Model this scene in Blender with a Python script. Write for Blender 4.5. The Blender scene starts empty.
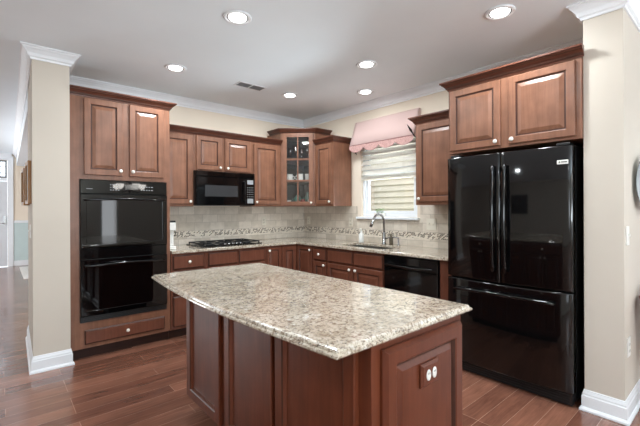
import bpy, bmesh, math, random
from mathutils import Vector, Matrix
random.seed(7)
PI = math.pi
S = bpy.context.scene
COL = S.collection

# ------------------------------------------------------------------ camera, world, light, exposure
CAM = Vector((-3.5692, -4.4947, 1.34))
YAW, ROLL, FPX = -0.7131, -0.0044, 373.2
cam_data = bpy.data.cameras.new('camera')
cam_data.sensor_width = 36.0
cam_data.lens = FPX / 640 * 36.0
cam_data.shift_y = -4.29 / 640
cam_data.clip_start = 0.05
cam = bpy.data.objects.new('camera', cam_data)
COL.objects.link(cam)
fw = Vector((-math.sin(YAW), math.cos(YAW), 0)); rt = Vector((math.cos(YAW), math.sin(YAW), 0)); up = Vector((0, 0, 1))
r2 = rt * math.cos(ROLL) + up * math.sin(ROLL); u2 = up * math.cos(ROLL) - rt * math.sin(ROLL)
m = Matrix((r2, u2, -fw)).transposed().to_4x4(); m.translation = CAM
cam.matrix_world = m
S.camera = cam

S.view_settings.view_transform = 'Standard'
S.view_settings.look = 'None'
S.view_settings.exposure = 0.08
S.view_settings.gamma = 1.0
S.view_settings.use_curve_mapping = False

world = bpy.data.worlds.new('sky'); S.world = world; world.use_nodes = True
wn = world.node_tree.nodes['Background']
wn.inputs['Color'].default_value = (0.86, 0.93, 1.0, 1); wn.inputs['Strength'].default_value = 2.7

def area(name, loc, direction, sx, sy, power, color=(1, 1, 1)):
    l = bpy.data.lights.new(name, 'AREA'); l.shape = 'RECTANGLE'; l.size = sx; l.size_y = sy
    l.energy = power; l.color = color
    o = bpy.data.objects.new(name, l); COL.objects.link(o); o.location = loc
    o.rotation_euler = Vector(direction).to_track_quat('-Z', 'Z').to_euler()
    return o
# daylight coming in through the windows of the breakfast area, the living room and the hall
DAY = (0.82, 0.94, 1.0)
area('daylight_rear_windows', (-3.2, -8.40, 1.35), (0, 1, 2.8), 2.1, 1.8, 260, DAY)
area('daylight_patio_window', (-1.22, -8.42, 1.0), (0, 1, 0), 0.36, 1.3, 6, (0.96, 0.98, 1.0))
area('daylight_east_windows', (2.5, -6.5, 1.4), (-1, 0, 3), 2.3, 1.7, 45, DAY)
area('daylight_side_windows', (-6.40, -7.3, 1.4), (1, 0, 2.0), 1.5, 1.7, 25, DAY)
area('daylight_hall_windows', (-6.42, 4.0, 1.4), (1, 0, 0.3), 3.2, 1.9, 130, (0.95, 0.98, 1.0))
area('kitchen_ceiling_fill', (0.55, -1.62, 1.12), (-0.55, 0, 1), 1.0, 0.6, 150, DAY)  # added fill lamp hidden below the sill, stands in for ground bounce onto the ceiling
CAN_POWER = 13

# ------------------------------------------------------------------ materials
def srgb(r, g, b):
    f = lambda c: (c / 255 / 12.92) if c / 255 <= 0.04045 else ((c / 255 + 0.055) / 1.055) ** 2.4
    return (f(r), f(g), f(b), 1)
def nt(name):
    mt = bpy.data.materials.new(name); mt.use_nodes = True
    t = mt.node_tree
    return mt, t, t.nodes['Principled BSDF']
def L(t, a, ao, b, bi): t.links.new(a.outputs[ao], b.inputs[bi])
def coords(t, scale=(1, 1, 1), rot=(0, 0, 0)):
    tc = t.nodes.new('ShaderNodeTexCoord'); mp = t.nodes.new('ShaderNodeMapping')
    mp.inputs['Scale'].default_value = scale; mp.inputs['Rotation'].default_value = rot
    L(t, tc, 'Object', mp, 'Vector'); return mp
def noise(t, mp, scale, detail=4, rough=0.55, dist=0.0):
    n = t.nodes.new('ShaderNodeTexNoise'); n.inputs['Scale'].default_value = scale
    n.inputs['Detail'].default_value = detail; n.inputs['Roughness'].default_value = rough
    n.inputs['Distortion'].default_value = dist
    L(t, mp, 'Vector', n, 'Vector'); return n
def ramp(t, src, so, stops, interp='LINEAR'):
    r = t.nodes.new('ShaderNodeValToRGB'); r.color_ramp.interpolation = interp
    e = r.color_ramp.elements
    e[0].position, e[0].color = stops[0]; e[1].position, e[1].color = stops[-1]
    for p, c in stops[1:-1]:
        k = e.new(p); k.color = c
    L(t, src, so, r, 'Fac'); return r
def mix(t, fac, a, b, mode='MIX'):
    x = t.nodes.new('ShaderNodeMix'); x.data_type = 'RGBA'; x.blend_type = mode
    for key, v in (('Factor', fac), ('A', a), ('B', b)):
        idx = {'Factor': 0, 'A': 6, 'B': 7}[key]
        if isinstance(v, tuple) and len(v) == 2 and hasattr(v[0], 'outputs'):
            t.links.new(v[0].outputs[v[1]], x.inputs[idx])
        else: x.inputs[idx].default_value = v
    return x
def bump(t, p, src, so, strength, dist=0.002):
    b = t.nodes.new('ShaderNodeBump'); b.inputs['Strength'].default_value = strength; b.inputs['Distance'].default_value = dist
    L(t, src, so, b, 'Height'); L(t, b, 'Normal', p, 'Normal')

def plain(name, col, rough=0.5, metal=0.0, spec=0.5, var=0.04, nscale=6, coat=0.0, bmp=0.0):
    mt, t, p = nt(name)
    mp = coords(t); n = noise(t, mp, nscale, 3)
    c2 = tuple(max(0, c * (1 - var * 2)) for c in col[:3]) + (1,)
    c3 = tuple(min(1, c * (1 + var * 2)) for c in col[:3]) + (1,)
    r = ramp(t, n, 'Fac', [(0.3, c2), (0.7, c3)])
    L(t, r, 'Color', p, 'Base Color')
    p.inputs['Roughness'].default_value = rough; p.inputs['Metallic'].default_value = metal
    p.inputs['Specular IOR Level'].default_value = spec; p.inputs['Coat Weight'].default_value = coat
    p.inputs['Coat Roughness'].default_value = 0.08
    if bmp: bump(t, p, noise(t, mp, 180, 3), 'Fac', bmp, 0.001)
    return mt
def wood(name, dark, mid, light, axis='z', rough=0.33, coat=0.35, blot=3.0):
    mt, t, p = nt(name)
    sc = {'z': (1, 1, 0.07), 'x': (0.07, 1, 1), 'y': (1, 0.07, 1)}[axis]
    g = noise(t, coords(t, sc), 38, 4, 0.5, 0.8)
    b = noise(t, coords(t), 7, 4, 0.55)
    r1 = ramp(t, g, 'Fac', [(0.15, dark), (0.5, mid), (0.9, light)])
    r2_ = ramp(t, b, 'Fac', [(0.3, (0.78, 0.76, 0.74, 1)), (0.7, (1.12, 1.12, 1.12, 1))])
    x = mix(t, 0.85, (r1, 'Color'), (r2_, 'Color'), 'MULTIPLY')
    t.links.new(x.outputs[2], p.inputs['Base Color'])
    p.inputs['Roughness'].default_value = rough
    p.inputs['Coat Weight'].default_value = coat * 0.5; p.inputs['Coat Roughness'].default_value = 0.3; p.inputs['Specular IOR Level'].default_value = 0.3
    return mt
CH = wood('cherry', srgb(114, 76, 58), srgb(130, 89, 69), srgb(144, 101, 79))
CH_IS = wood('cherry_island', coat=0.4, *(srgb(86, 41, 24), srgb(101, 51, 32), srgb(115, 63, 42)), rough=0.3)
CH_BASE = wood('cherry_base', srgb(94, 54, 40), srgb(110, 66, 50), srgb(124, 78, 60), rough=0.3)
GLAZE_SHADE = wood('cherry_glaze_shade', srgb(58, 34, 26), srgb(72, 43, 33), srgb(84, 52, 40), rough=0.4, coat=0.25)  # dark glaze with the shade of grooves and crown strips painted in
CROWN_SHADE = wood('cherry_crown_shade', srgb(80, 44, 32), srgb(94, 54, 40), srgb(108, 64, 48), axis='x')  # darker than the doors: crown shade put into the colour, besides the glaze
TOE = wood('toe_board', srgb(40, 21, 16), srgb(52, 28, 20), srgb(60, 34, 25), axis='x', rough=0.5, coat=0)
KNOB = plain('white_ceramic', srgb(236, 232, 222), 0.18, coat=0.5, var=0.01)
WHITE = plain('white_trim_paint', srgb(236, 239, 243), 0.35, var=0.01)
CEIL = plain('ceiling_paint', srgb(238, 245, 250), 0.9, spec=0.2, var=0.008, nscale=2)
WALLC = plain('cream_wall_paint', srgb(233, 220, 203), 0.8, spec=0.25, var=0.012, nscale=2)
WALLG = plain('greige_wall_paint', srgb(207, 198, 186), 0.8, spec=0.25, var=0.012, nscale=2)
BLUEP = plain('pale_blue_paint', srgb(196, 212, 212), 0.7, var=0.01)
BLACK = plain('gloss_black', srgb(9, 9, 10), 0.06, spec=0.45, var=0.02)
FRIDGEB = plain('fridge_black', srgb(8, 8, 9), 0.06, spec=0.6, var=0.02)
DGLASS = plain('dark_oven_glass', srgb(4, 4, 5), 0.03, spec=0.5, var=0.02)
BLACKM = plain('matt_black', srgb(20, 20, 21), 0.45, var=0.05)
IRON = plain('cast_iron', srgb(26, 26, 27), 0.55, var=0.08, nscale=60)
GREYB = plain('grey_print', srgb(150, 152, 154), 0.5, var=0.01)
DGREY = plain('dark_grey_window', srgb(52, 53, 55), 0.25, var=0.02)
CHROME = plain('brushed_steel', srgb(176, 176, 176), 0.24, metal=1.0, var=0.03)
STEEL = plain('sink_steel', srgb(130, 128, 124), 0.35, metal=0.9, var=0.03)
PLASTW = plain('white_plastic', srgb(232, 231, 226), 0.3, var=0.01)
PLASTI = plain('ivory_plastic', srgb(226, 219, 204), 0.35, var=0.01)
OAK = wood('golden_oak', srgb(134, 92, 46), srgb(160, 112, 60), srgb(178, 130, 76))
CERAM = plain('mug_ceramic', srgb(246, 243, 236), 0.25, coat=0.4, var=0.02)
TEAL = plain('teal_ceramic', srgb(56, 110, 98), 0.3, coat=0.4, var=0.1)
REDC = plain('red_ceramic', srgb(140, 48, 40), 0.3, coat=0.4, var=0.1)
INNER = plain('cabinet_interior', srgb(58, 62, 62), 0.6, var=0.04)
GREEN = plain('leaf_green', srgb(96, 140, 72), 0.5, var=0.2, nscale=40)
DARKPIC = plain('dark_picture', srgb(46, 42, 40), 0.35, var=0.5, nscale=5)
RUGM = plain('white_rug', srgb(226, 224, 220), 0.95, var=0.06, nscale=60, bmp=0.5)
WICK = plain('plum_wicker', srgb(150, 104, 102), 0.7, var=0.3, nscale=90, bmp=1.0)
PINKF = plain('pink_petals', srgb(206, 150, 170), 0.7, var=0.15, nscale=30)
DIRT = plain('yard_ground', srgb(110, 125, 85), 0.95, var=0.15)

def emis(name, col, strength):
    mt, t, p = nt(name)
    p.inputs['Base Color'].default_value = col
    p.inputs['Emission Color'].default_value = col; p.inputs['Emission Strength'].default_value = strength
    return mt
LAMP = emis('lamp_glow', (1, 0.98, 0.95, 1), 8.5)
SHADE = emis('shade_glow', (1, 0.96, 0.9, 1), 14.0)

def glassm(name, alpha_mix=0.9, col=(1, 1, 1, 1), base=0.02):
    mt = bpy.data.materials.new(name); mt.use_nodes = True; t = mt.node_tree; t.nodes.clear()
    o = t.nodes.new('ShaderNodeOutputMaterial'); tr = t.nodes.new('ShaderNodeBsdfTransparent'); gl = t.nodes.new('ShaderNodeBsdfGlossy')
    tr.inputs['Color'].default_value = col; gl.inputs['Roughness'].default_value = 0.03
    fr = t.nodes.new('ShaderNodeFresnel'); fr.inputs['IOR'].default_value = 1.5
    ml = t.nodes.new('ShaderNodeMath'); ml.operation = 'MULTIPLY_ADD'; ml.inputs[1].default_value = alpha_mix; ml.inputs[2].default_value = base
    mx = t.nodes.new('ShaderNodeMixShader')
    L(t, fr, 'Fac', ml, 0); L(t, ml, 'Value', mx, 'Fac'); L(t, tr, 'BSDF', mx, 1); L(t, gl, 'BSDF', mx, 2); L(t, mx, 'Shader', o, 'Surface')
    return mt
GLASS = glassm('clear_pane')
CRYST = glassm('drinking_glass', 2.2, (0.86, 0.9, 0.9, 1), 0.3)

def granite():
    mt, t, p = nt('granite'); mp = coords(t)
    n1 = noise(t, mp, 9, 5, 0.6, 0.8)
    base = ramp(t, n1, 'Fac', [(0.3, srgb(172, 158, 138)), (0.5, srgb(200, 188, 170)), (0.7, srgb(216, 207, 192))])
    n2 = noise(t, mp, 55, 7, 0.75, 0.5)
    m2 = ramp(t, n2, 'Fac', [(0.50, (0, 0, 0, 1)), (0.57, (1, 1, 1, 1))])
    a = mix(t, (m2, 'Color'), (base, 'Color'), srgb(142, 124, 106))
    n3 = noise(t, mp, 95, 7, 0.8, 0.3)
    m3 = ramp(t, n3, 'Fac', [(0.555, (0, 0, 0, 1)), (0.59, (1, 1, 1, 1))])
    b = t.nodes.new('ShaderNodeMix'); b.data_type = 'RGBA'
    L(t, m3, 'Color', b, 0); t.links.new(a.outputs[2], b.inputs[6]); b.inputs[7].default_value = srgb(66, 56, 50)
    n4 = noise(t, mp, 30, 5, 0.6)
    m4 = ramp(t, n4, 'Fac', [(0.60, (0, 0, 0, 1)), (0.72, (0.8, 0.8, 0.8, 1))])
    c = t.nodes.new('ShaderNodeMix'); c.data_type = 'RGBA'
    L(t, m4, 'Color', c, 0); t.links.new(b.outputs[2], c.inputs[6]); c.inputs[7].default_value = srgb(232, 228, 220)
    t.links.new(c.outputs[2], p.inputs['Base Color'])
    p.inputs['Roughness'].default_value = 0.2; p.inputs['Specular IOR Level'].default_value = 0.4
    p.inputs['Coat Weight'].default_value = 0.65; p.inputs['Coat Roughness'].default_value = 0.03; p.inputs['Coat IOR'].default_value = 1.85
    return mt
GRAN = granite()

def floorm():
    mt, t, p = nt('cherry_floor_planks')
    tc = t.nodes.new('ShaderNodeTexCoord'); mp = t.nodes.new('ShaderNodeMapping')
    mp.inputs['Location'].default_value = (0.33, 3.362 + 0.127 * 80, 0)
    L(t, tc, 'Object', mp, 'Vector')
    def brick(c1, c2, mortar):
        b = t.nodes.new('ShaderNodeTexBrick'); b.offset = 0.37; b.offset_frequency = 3; b.squash = 1.0
        b.inputs['Scale'].default_value = 1.0; b.inputs['Brick Width'].default_value = 0.95; b.inputs['Row Height'].default_value = 0.127
        b.inputs['Mortar Size'].default_value = 0.0016; b.inputs['Mortar Smooth'].default_value = 0.3; b.inputs['Bias'].default_value = 0.0
        b.inputs['Color1'].default_value = c1; b.inputs['Color2'].default_value = c2; b.inputs['Mortar'].default_value = mortar
        L(t, mp, 'Vector', b, 'Vector'); return b
    b = brick(srgb(114, 73, 58), srgb(146, 99, 80), srgb(184, 144, 124))
    g = noise(t, coords(t, (0.06, 1, 1)), 60, 6, 0.65, 0.8)
    r1 = ramp(t, g, 'Fac', [(0.25, (0.72, 0.70, 0.69, 1)), (0.75, (1.2, 1.2, 1.2, 1))])
    g2 = noise(t, coords(t, (0.35, 1, 1)), 9, 3, 0.55, 0.5)
    r3 = ramp(t, g2, 'Fac', [(0.3, (0.82, 0.82, 0.82, 1)), (0.7, (1.12, 1.12, 1.12, 1))])
    x = mix(t, 1.0, (b, 'Color'), (r1, 'Color'), 'MULTIPLY')
    y = t.nodes.new('ShaderNodeMix'); y.data_type = 'RGBA'; y.blend_type = 'MULTIPLY'; y.inputs[0].default_value = 1
    t.links.new(x.outputs[2], y.inputs[6]); L(t, r3, 'Color', y, 7)
    t.links.new(y.outputs[2], p.inputs['Base Color'])
    p.inputs['Roughness'].default_value = 0.24; p.inputs['Coat Weight'].default_value = 0.5; p.inputs['Coat Roughness'].default_value = 0.1
    bump(t, p, g2, 'Fac', 0.25, 0.004)
    return mt
FLOOR = floorm()

def tile(name):
    # tumbled travertine tiles with a mosaic strip; object x runs along the wall, z up
    mt, t, p = nt(name)
    tc = t.nodes.new('ShaderNodeTexCoord'); sp = t.nodes.new('ShaderNodeSeparateXYZ'); L(t, tc, 'Object', sp, 'Vector')
    cb = t.nodes.new('ShaderNodeCombineXYZ'); L(t, sp, 'X', cb, 0)
    sb = t.nodes.new('ShaderNodeMath'); sb.operation = 'SUBTRACT'; sb.inputs[1].default_value = 1.078; L(t, sp, 'Z', sb, 0); L(t, sb, 'Value', cb, 1)
    b = t.nodes.new('ShaderNodeTexBrick'); b.inputs['Scale'].default_value = 1
    b.inputs['Brick Width'].default_value = 0.2; b.inputs['Row Height'].default_value = 0.098
    b.inputs['Mortar Size'].default_value = 0.002; b.inputs['Bias'].default_value = 0.0
    b.inputs['Color1'].default_value = srgb(200, 189, 174); b.inputs['Color2'].default_value = srgb(230, 220, 207); b.inputs['Mortar'].default_value = srgb(180, 169, 156)
    L(t, cb, 'Vector', b, 'Vector')
    n = noise(t, coords(t), 14, 5, 0.6, 0.5)
    r = ramp(t, n, 'Fac', [(0.3, (0.88, 0.87, 0.85, 1)), (0.7, (1.08, 1.08, 1.08, 1))])
    x = mix(t, 1.0, (b, 'Color'), (r, 'Color'), 'MULTIPLY')
    # mosaic: small slanted chips
    mp = coords(t, (1, 1, 1), (0, math.radians(38), 0)); s2 = t.nodes.new('ShaderNodeSeparateXYZ'); L(t, mp, 'Vector', s2, 'Vector')
    c2 = t.nodes.new('ShaderNodeCombineXYZ'); L(t, s2, 'X', c2, 0); L(t, s2, 'Z', c2, 1)
    k = t.nodes.new('ShaderNodeTexBrick'); k.inputs['Scale'].default_value = 1; k.inputs['Brick Width'].default_value = 0.026; k.inputs['Row Height'].default_value = 0.013
    k.inputs['Mortar Size'].default_value = 0.002; k.inputs['Bias'].default_value = 0.0
    k.inputs['Color1'].default_value = (0, 0, 0, 1); k.inputs['Color2'].default_value = (1, 1, 1, 1); k.inputs['Mortar'].default_value = (0.9, 0.9, 0.9, 1)
    L(t, c2, 'Vector', k, 'Vector')
    kr = ramp(t, k, 'Color', [(0.0, srgb(66, 54, 46)), (0.38, srgb(128, 106, 88)), (0.5, srgb(222, 212, 196)), (1.0, srgb(228, 219, 204))], 'CONSTANT')
    def step(op, val):
        q = t.nodes.new('ShaderNodeMath'); q.operation = op; q.inputs[1].default_value = val; L(t, sp, 'Z', q, 0); return q
    lo, hi = step('GREATER_THAN', 1.004), step('LESS_THAN', 1.072)
    an = t.nodes.new('ShaderNodeMath'); an.operation = 'MULTIPLY'; L(t, lo, 'Value', an, 0); L(t, hi, 'Value', an, 1)
    f = t.nodes.new('ShaderNodeMix'); f.data_type = 'RGBA'; L(t, an, 'Value', f, 0)
    t.links.new(x.outputs[2], f.inputs[6]); L(t, kr, 'Color', f, 7)
    t.links.new(f.outputs[2], p.inputs['Base Color'])
    p.inputs['Roughness'].default_value = 0.32
    return mt
TILE = tile('travertine_tile')

def slats(name, c1, c2, per, duty):
    mt, t, p = nt(name); tc = t.nodes.new('ShaderNodeTexCoord'); sp = t.nodes.new('ShaderNodeSeparateXYZ'); L(t, tc, 'Object', sp, 'Vector')
    d = t.nodes.new('ShaderNodeMath'); d.operation = 'DIVIDE'; d.inputs[1].default_value = per; L(t, sp, 'Z', d, 0)
    fr = t.nodes.new('ShaderNodeMath'); fr.operation = 'FRACT'; L(t, d, 'Value', fr, 0)
    g = t.nodes.new('ShaderNodeMath'); g.operation = 'GREATER_THAN'; g.inputs[1].default_value = duty; L(t, fr, 'Value', g, 0)
    x = mix(t, (g, 'Value'), c1, c2); t.links.new(x.outputs[2], p.inputs['Base Color']); p.inputs['Roughness'].default_value = 0.7
    return mt

def fabric(name, col, pat=0.0):
    mt, t, p = nt(name); mp = coords(t)
    n = noise(t, mp, 320, 2); r = ramp(t, n, 'Fac', [(0.3, tuple(c * 0.92 for c in col[:3]) + (1,)), (0.7, col)])
    if pat:
        v = noise(t, mp, 34, 3, 0.6, 2.0); w = ramp(t, v, 'Fac', [(0.42, (1, 1, 1, 1)), (0.5, (0.66, 0.56, 0.56, 1)), (0.58, (1, 1, 1, 1))])
        x = mix(t, 1.0, (r, 'Color'), (w, 'Color'), 'MULTIPLY'); t.links.new(x.outputs[2], p.inputs['Base Color'])
    else: L(t, r, 'Color', p, 'Base Color')
    p.inputs['Roughness'].default_value = 0.95; p.inputs['Specular IOR Level'].default_value = 0.1
    return mt
PINK = fabric('pink_canvas', srgb(220, 192, 187))
PINKP = fabric('pink_print', srgb(216, 178, 172), 1)
def blindm():
    mt, t, p = nt('blind_slat'); p.inputs['Base Color'].default_value = srgb(232, 228, 218)
    n = noise(t, coords(t), 30, 2); r = ramp(t, n, 'Fac', [(0.3, srgb(236, 230, 218)), (0.7, srgb(243, 238, 228))]); L(t, r, 'Color', p, 'Base Color')
    p.inputs['Roughness'].default_value = 0.5
    tl = t.nodes.new('ShaderNodeBsdfTranslucent'); tl.inputs['Color'].default_value = srgb(240, 240, 240); mx = t.nodes.new('ShaderNodeMixShader'); mx.inputs['Fac'].default_value = 0.32
    L(t, p, 'BSDF', mx, 1); L(t, tl, 'BSDF', mx, 2); L(t, mx, 'Shader', t.nodes['Material Output'], 'Surface')
    return mt
BLIND = blindm()

# ------------------------------------------------------------------ geometry helpers
class B:
    def __init__(s): s.bm = bmesh.new()
    def box(s, x0, y0, z0, x1, y1, z1, mi=0):
        if x0 > x1: x0, x1 = x1, x0
        if y0 > y1: y0, y1 = y1, y0
        if z0 > z1: z0, z1 = z1, z0
        v = [s.bm.verts.new(c) for c in ((x0, y0, z0), (x1, y0, z0), (x1, y1, z0), (x0, y1, z0), (x0, y0, z1), (x1, y0, z1), (x1, y1, z1), (x0, y1, z1))]
        for q in ((3, 2, 1, 0), (4, 5, 6, 7), (0, 1, 5, 4), (1, 2, 6, 5), (2, 3, 7, 6), (3, 0, 4, 7)):
            f = s.bm.faces.new([v[i] for i in q]); f.material_index = mi
        return s
    def prism(s, pts, z0, z1, mi=0):
        a = [s.bm.verts.new((x, y, z0)) for x, y in pts]; b = [s.bm.verts.new((x, y, z1)) for x, y in pts]; n = len(pts)
        fs = [s.bm.faces.new(a[::-1]), s.bm.faces.new(b)] + [s.bm.faces.new((a[i], a[(i + 1) % n], b[(i + 1) % n], b[i])) for i in range(n)]
        for f in fs: f.material_index = mi
        return s
    def loft(s, rings, mi=0, caps=True, closed=True, smooth=False):
        vs = [[s.bm.verts.new(p) for p in r] for r in rings]; n = len(vs[0])
        for a, b in zip(vs, vs[1:]):
            for i in range(n if closed else n - 1):
                f = s.bm.faces.new((a[i], a[(i + 1) % n], b[(i + 1) % n], b[i])); f.material_index = mi; f.smooth = smooth
        if caps:
            for r in (vs[0][::-1], vs[-1]):
                f = s.bm.faces.new(r); f.material_index = mi
        return s
    def lathe(s, prof, c=(0, 0, 0), axis='z', seg=20, mi=0):
        rings = []
        for r, h in prof:
            ring = []
            for i in range(seg):
                a = 2 * PI * i / seg; x, y = max(r, 1e-4) * math.cos(a), max(r, 1e-4) * math.sin(a)
                p = {'z': (x, y, h), 'y': (x, h, y), 'x': (h, x, y)}[axis]
                ring.append((c[0] + p[0], c[1] + p[1], c[2] + p[2]))
            rings.append(ring)
        return s.loft(rings, mi, smooth=True)
    def tube(s, pts, r, seg=10, mi=0):
        pts = [Vector(p) for p in pts]; rings = []
        ref = Vector((0, 0, 1))
        for i, p in enumerate(pts):
            d = (pts[min(i + 1, len(pts) - 1)] - pts[max(i - 1, 0)]).normalized()
            if abs(d.dot(ref)) > 0.95: ref2 = Vector((1, 0, 0)) if abs(d.x) < 0.9 else Vector((0, 1, 0))
            else: ref2 = ref
            if i == 0: u = d.cross(ref2).normalized()
            else: u = (u - d * u.dot(d)).normalized()
            w = d.cross(u)
            rr = r[i] if isinstance(r, (list, tuple)) else r
            rings.append([tuple(p + (u * math.cos(2 * PI * k / seg) + w * math.sin(2 * PI * k / seg)) * rr) for k in range(seg)])
        return s.loft(rings, mi, smooth=True)
    def nest(s, x0, z0, x1, z1, prof, mi=0, mis=None, arch=None):
        """rectangle loops in the xz plane facing -y; prof = (inset, y)"""
        rings = []
        for ins, y in prof: rings.append([(x0 + ins, y, z0 + ins), (x1 - ins, y, z0 + ins), (x1 - ins, y, z1 - ins), (x0 + ins, y, z1 - ins)])
        vs = [[s.bm.verts.new(p) for p in r] for r in rings]
        for k, (a, b) in enumerate(zip(vs, vs[1:])):
            for i in range(4):
                f = s.bm.faces.new((a[i], a[(i + 1) % 4], b[(i + 1) % 4], b[i])); f.material_index = (mis or {}).get(k, mi)
        f = s.bm.faces.new(vs[-1]); f.material_index = mi
        f = s.bm.faces.new(vs[0][::-1]); f.material_index = mi
        return s
    def sweep(s, path, prof, mi=0, mis=None, closed=False):
        """path of xy points, profile (out, z) with out to the right of travel"""
        P = [Vector(p) for p in path]; n = len(P); rings = []
        nr = lambda d: Vector((d.y, -d.x))
        for i, p in enumerate(P):
            if closed: d0 = (p - P[i - 1]).normalized(); d1 = (P[(i + 1) % n] - p).normalized()
            else:
                d0 = (p - P[i - 1]).normalized() if i else (P[1] - p).normalized()
                d1 = (P[i + 1] - p).normalized() if i < n - 1 else d0
            a, b = nr(d0), nr(d1); mv = (a + b) / (1 + a.dot(b))
            rings.append([(p.x + mv.x * o, p.y + mv.y * o, z) for o, z in prof])
        if closed: rings.append(rings[0])
        vs = [[s.bm.verts.new(q) for q in r] for r in rings]; k = len(prof)
        for a, b in zip(vs, vs[1:]):
            for i in range(k):
                f = s.bm.faces.new((a[i], b[i], b[(i + 1) % k], a[(i + 1) % k])); f.material_index = (mis or {}).get(i, mi)
        if not closed:
            s.bm.faces.new(vs[0]).material_index = mi; s.bm.faces.new(vs[-1][::-1]).material_index = mi
        return s
    def xf(s, M): bmesh.ops.transform(s.bm, matrix=M, verts=s.bm.verts); return s
    def done(s, name, mats, parent=None, bev=0.0, kind=None, seg=2):
        bmesh.ops.remove_doubles(s.bm, verts=s.bm.verts, dist=1e-6)
        bmesh.ops.recalc_face_normals(s.bm, faces=s.bm.faces)
        me = bpy.data.meshes.new(name); s.bm.to_mesh(me); s.bm.free()
        for mt in (mats if isinstance(mats, (list, tuple)) else [mats]): me.materials.append(mt)
        o = bpy.data.objects.new(name, me); COL.objects.link(o)
        if parent is not None: o.parent = parent
        if kind: o['kind'] = kind
        if bev:
            md = o.modifiers.new('bevel', 'BEVEL'); md.width = bev; md.segments = seg; md.limit_method = 'ANGLE'; md.angle_limit = math.radians(40)
        return o
def tag(o, label, cat, group=None):
    o['label'] = label; o['category'] = cat
    if group: o['group'] = group
    return o
def thing(name, label, cat, loc=(0, 0, 0), rz=0.0, group=None):
    o = bpy.data.objects.new(name, None); o.empty_display_size = 0.1; COL.objects.link(o); o.location = loc; o.rotation_euler = (0, 0, rz)
    return tag(o, label, cat, group)
def dup(root, loc, rz=None, label=None):
    r = root.copy(); COL.objects.link(r); r.location = loc
    if rz is not None: r.rotation_euler = (0, 0, rz)
    if label: r['label'] = label
    for ch in list(root.children):
        c = ch.copy(); COL.objects.link(c); c.parent = r
        for g in list(ch.children):
            d = g.copy(); COL.objects.link(d); d.parent = c
    return r
EAST = -PI / 2          # turned so that the front looks into the room from the window wall

# ------------------------------------------------------------------ setting
H = 2.678
XS, XS2, YS = -3.3500, -3.0925, -0.6367
YP, YP2, XP = -3.7673, -3.9769, -0.6266
XL, XR, YR, YH = -6.5, 2.6, -8.5, 7.05
YE = 0.45; XE = XS + 0.023 * (YE - YS)
B().box(XL, YR, -0.1, XR, YP2, 0).box(XL, YP2, -0.1, 0.12, YH, 0).done('floor', FLOOR, kind='structure')
B().box(XL, YR, H, XR, YP2, H + 0.1).box(XL, YP2, H, 0.12, YH, H + 0.1).done('ceiling', CEIL, kind='structure')
B().box(XE + 0.0, 0, 0, 0, 0.12, H).done('wall_back', WALLC, kind='structure')
B().prism([(XS, YS), (XS2, YS), (XS2, -0.001), (XE + 0.27, -0.001), (XE + 0.001, -0.001), (XE - 0.0105, -0.001)], 0, H).box(XE + 0.0, 0.121, 0, XE + 0.14, YE, H).done('wall_left', WALLG, kind='structure')
WY0, WY1, WZ0, WZ1 = -2.04, -1.19, 1.235, 2.36
B().box(0, WY1, 0, 0.12, 0.12, H).box(0, YP2, 0, 0.12, WY0, H).box(0, WY0, 0, 0.12, WY1, WZ0).box(0, WY0, WZ1, 0.12, WY1, H).done('wall_window', WALLC, kind='structure')
B().box(XP, YP2, 0, -0.001, YP, H).box(0.121, YP2, 0, XR, YP2 + 0.12, H).done('wall_right', WALLG, kind='structure')
B().box(XR, YR, 0, XR + 0.1, -7.7, H).box(XR, -7.7, 0, XR + 0.1, -5.3, 0.5).box(XR, -7.7, 2.3, XR + 0.1, -5.3, H).box(XR, -5.3, 0, XR + 0.1, YP2 + 0.12, H).done('wall_east', WALLG, kind='structure')
# rear wall with a wide window and a patio door opening, side walls with windows
B().box(XL, YR - 0.12, 0, -4.3, YR, H).box(-4.3, YR - 0.12, 0, -2.1, YR, 0.38).box(-4.3, YR - 0.12, 2.32, -2.1, YR, H).box(-2.1, YR - 0.12, 0, -1.42, YR, H) \
   .box(-1.42, YR - 0.12, 0, -1.02, YR, 0.3).box(-1.42, YR - 0.12, 1.7, -1.02, YR, H).box(-1.02, YR - 0.12, 0, XR, YR, H).done('wall_rear', WALLG, kind='structure')
B().box(XL - 0.12, YR, 0, XL, -8.1, H).box(XL - 0.12, -8.1, 0, XL, -6.5, 0.5).box(XL - 0.12, -8.1, 2.3, XL, -6.5, H).box(XL - 0.12, -6.5, 0, XL, 2.35, H) \
   .box(XL - 0.12, 2.35, 0, XL, 5.65, 0.4).box(XL - 0.12, 2.35, 2.4, XL, 5.65, H).box(XL - 0.12, 5.65, 0, XL, YH, H).done('wall_living', WALLG, kind='structure')
# hall end wall with door opening, and the wall closing the hall on its right
B().box(XL, YH, 0, -4.33, YH + 0.1, H).box(-4.33, YH, 2.52, -3.38, YH + 0.1, H).box(-3.38, YH, 0, -0.6, YH + 0.1, H).done('wall_hall', WALLC, kind='structure')
B().box(-0.7, 0.13, 0, -0.6, YH - 0.001, H).done('wall_hall_right', WALLC, kind='structure')
B().box(-3.27, YH - 0.012, 0.13, -0.71, YH - 0.001, 1.03).done('trim_5', BLUEP, kind='structure')
B().box(-3.27, YH - 0.03, 1.031, -0.71, YH - 0.001, 1.09).done('trim_6', WHITE, kind='structure', bev=0.005)
B().box(-3.27, YH - 0.02, 0, -0.71, YH - 0.001, 0.129).done('baseboard_hall', WHITE, kind='structure', bev=0.004)
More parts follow.
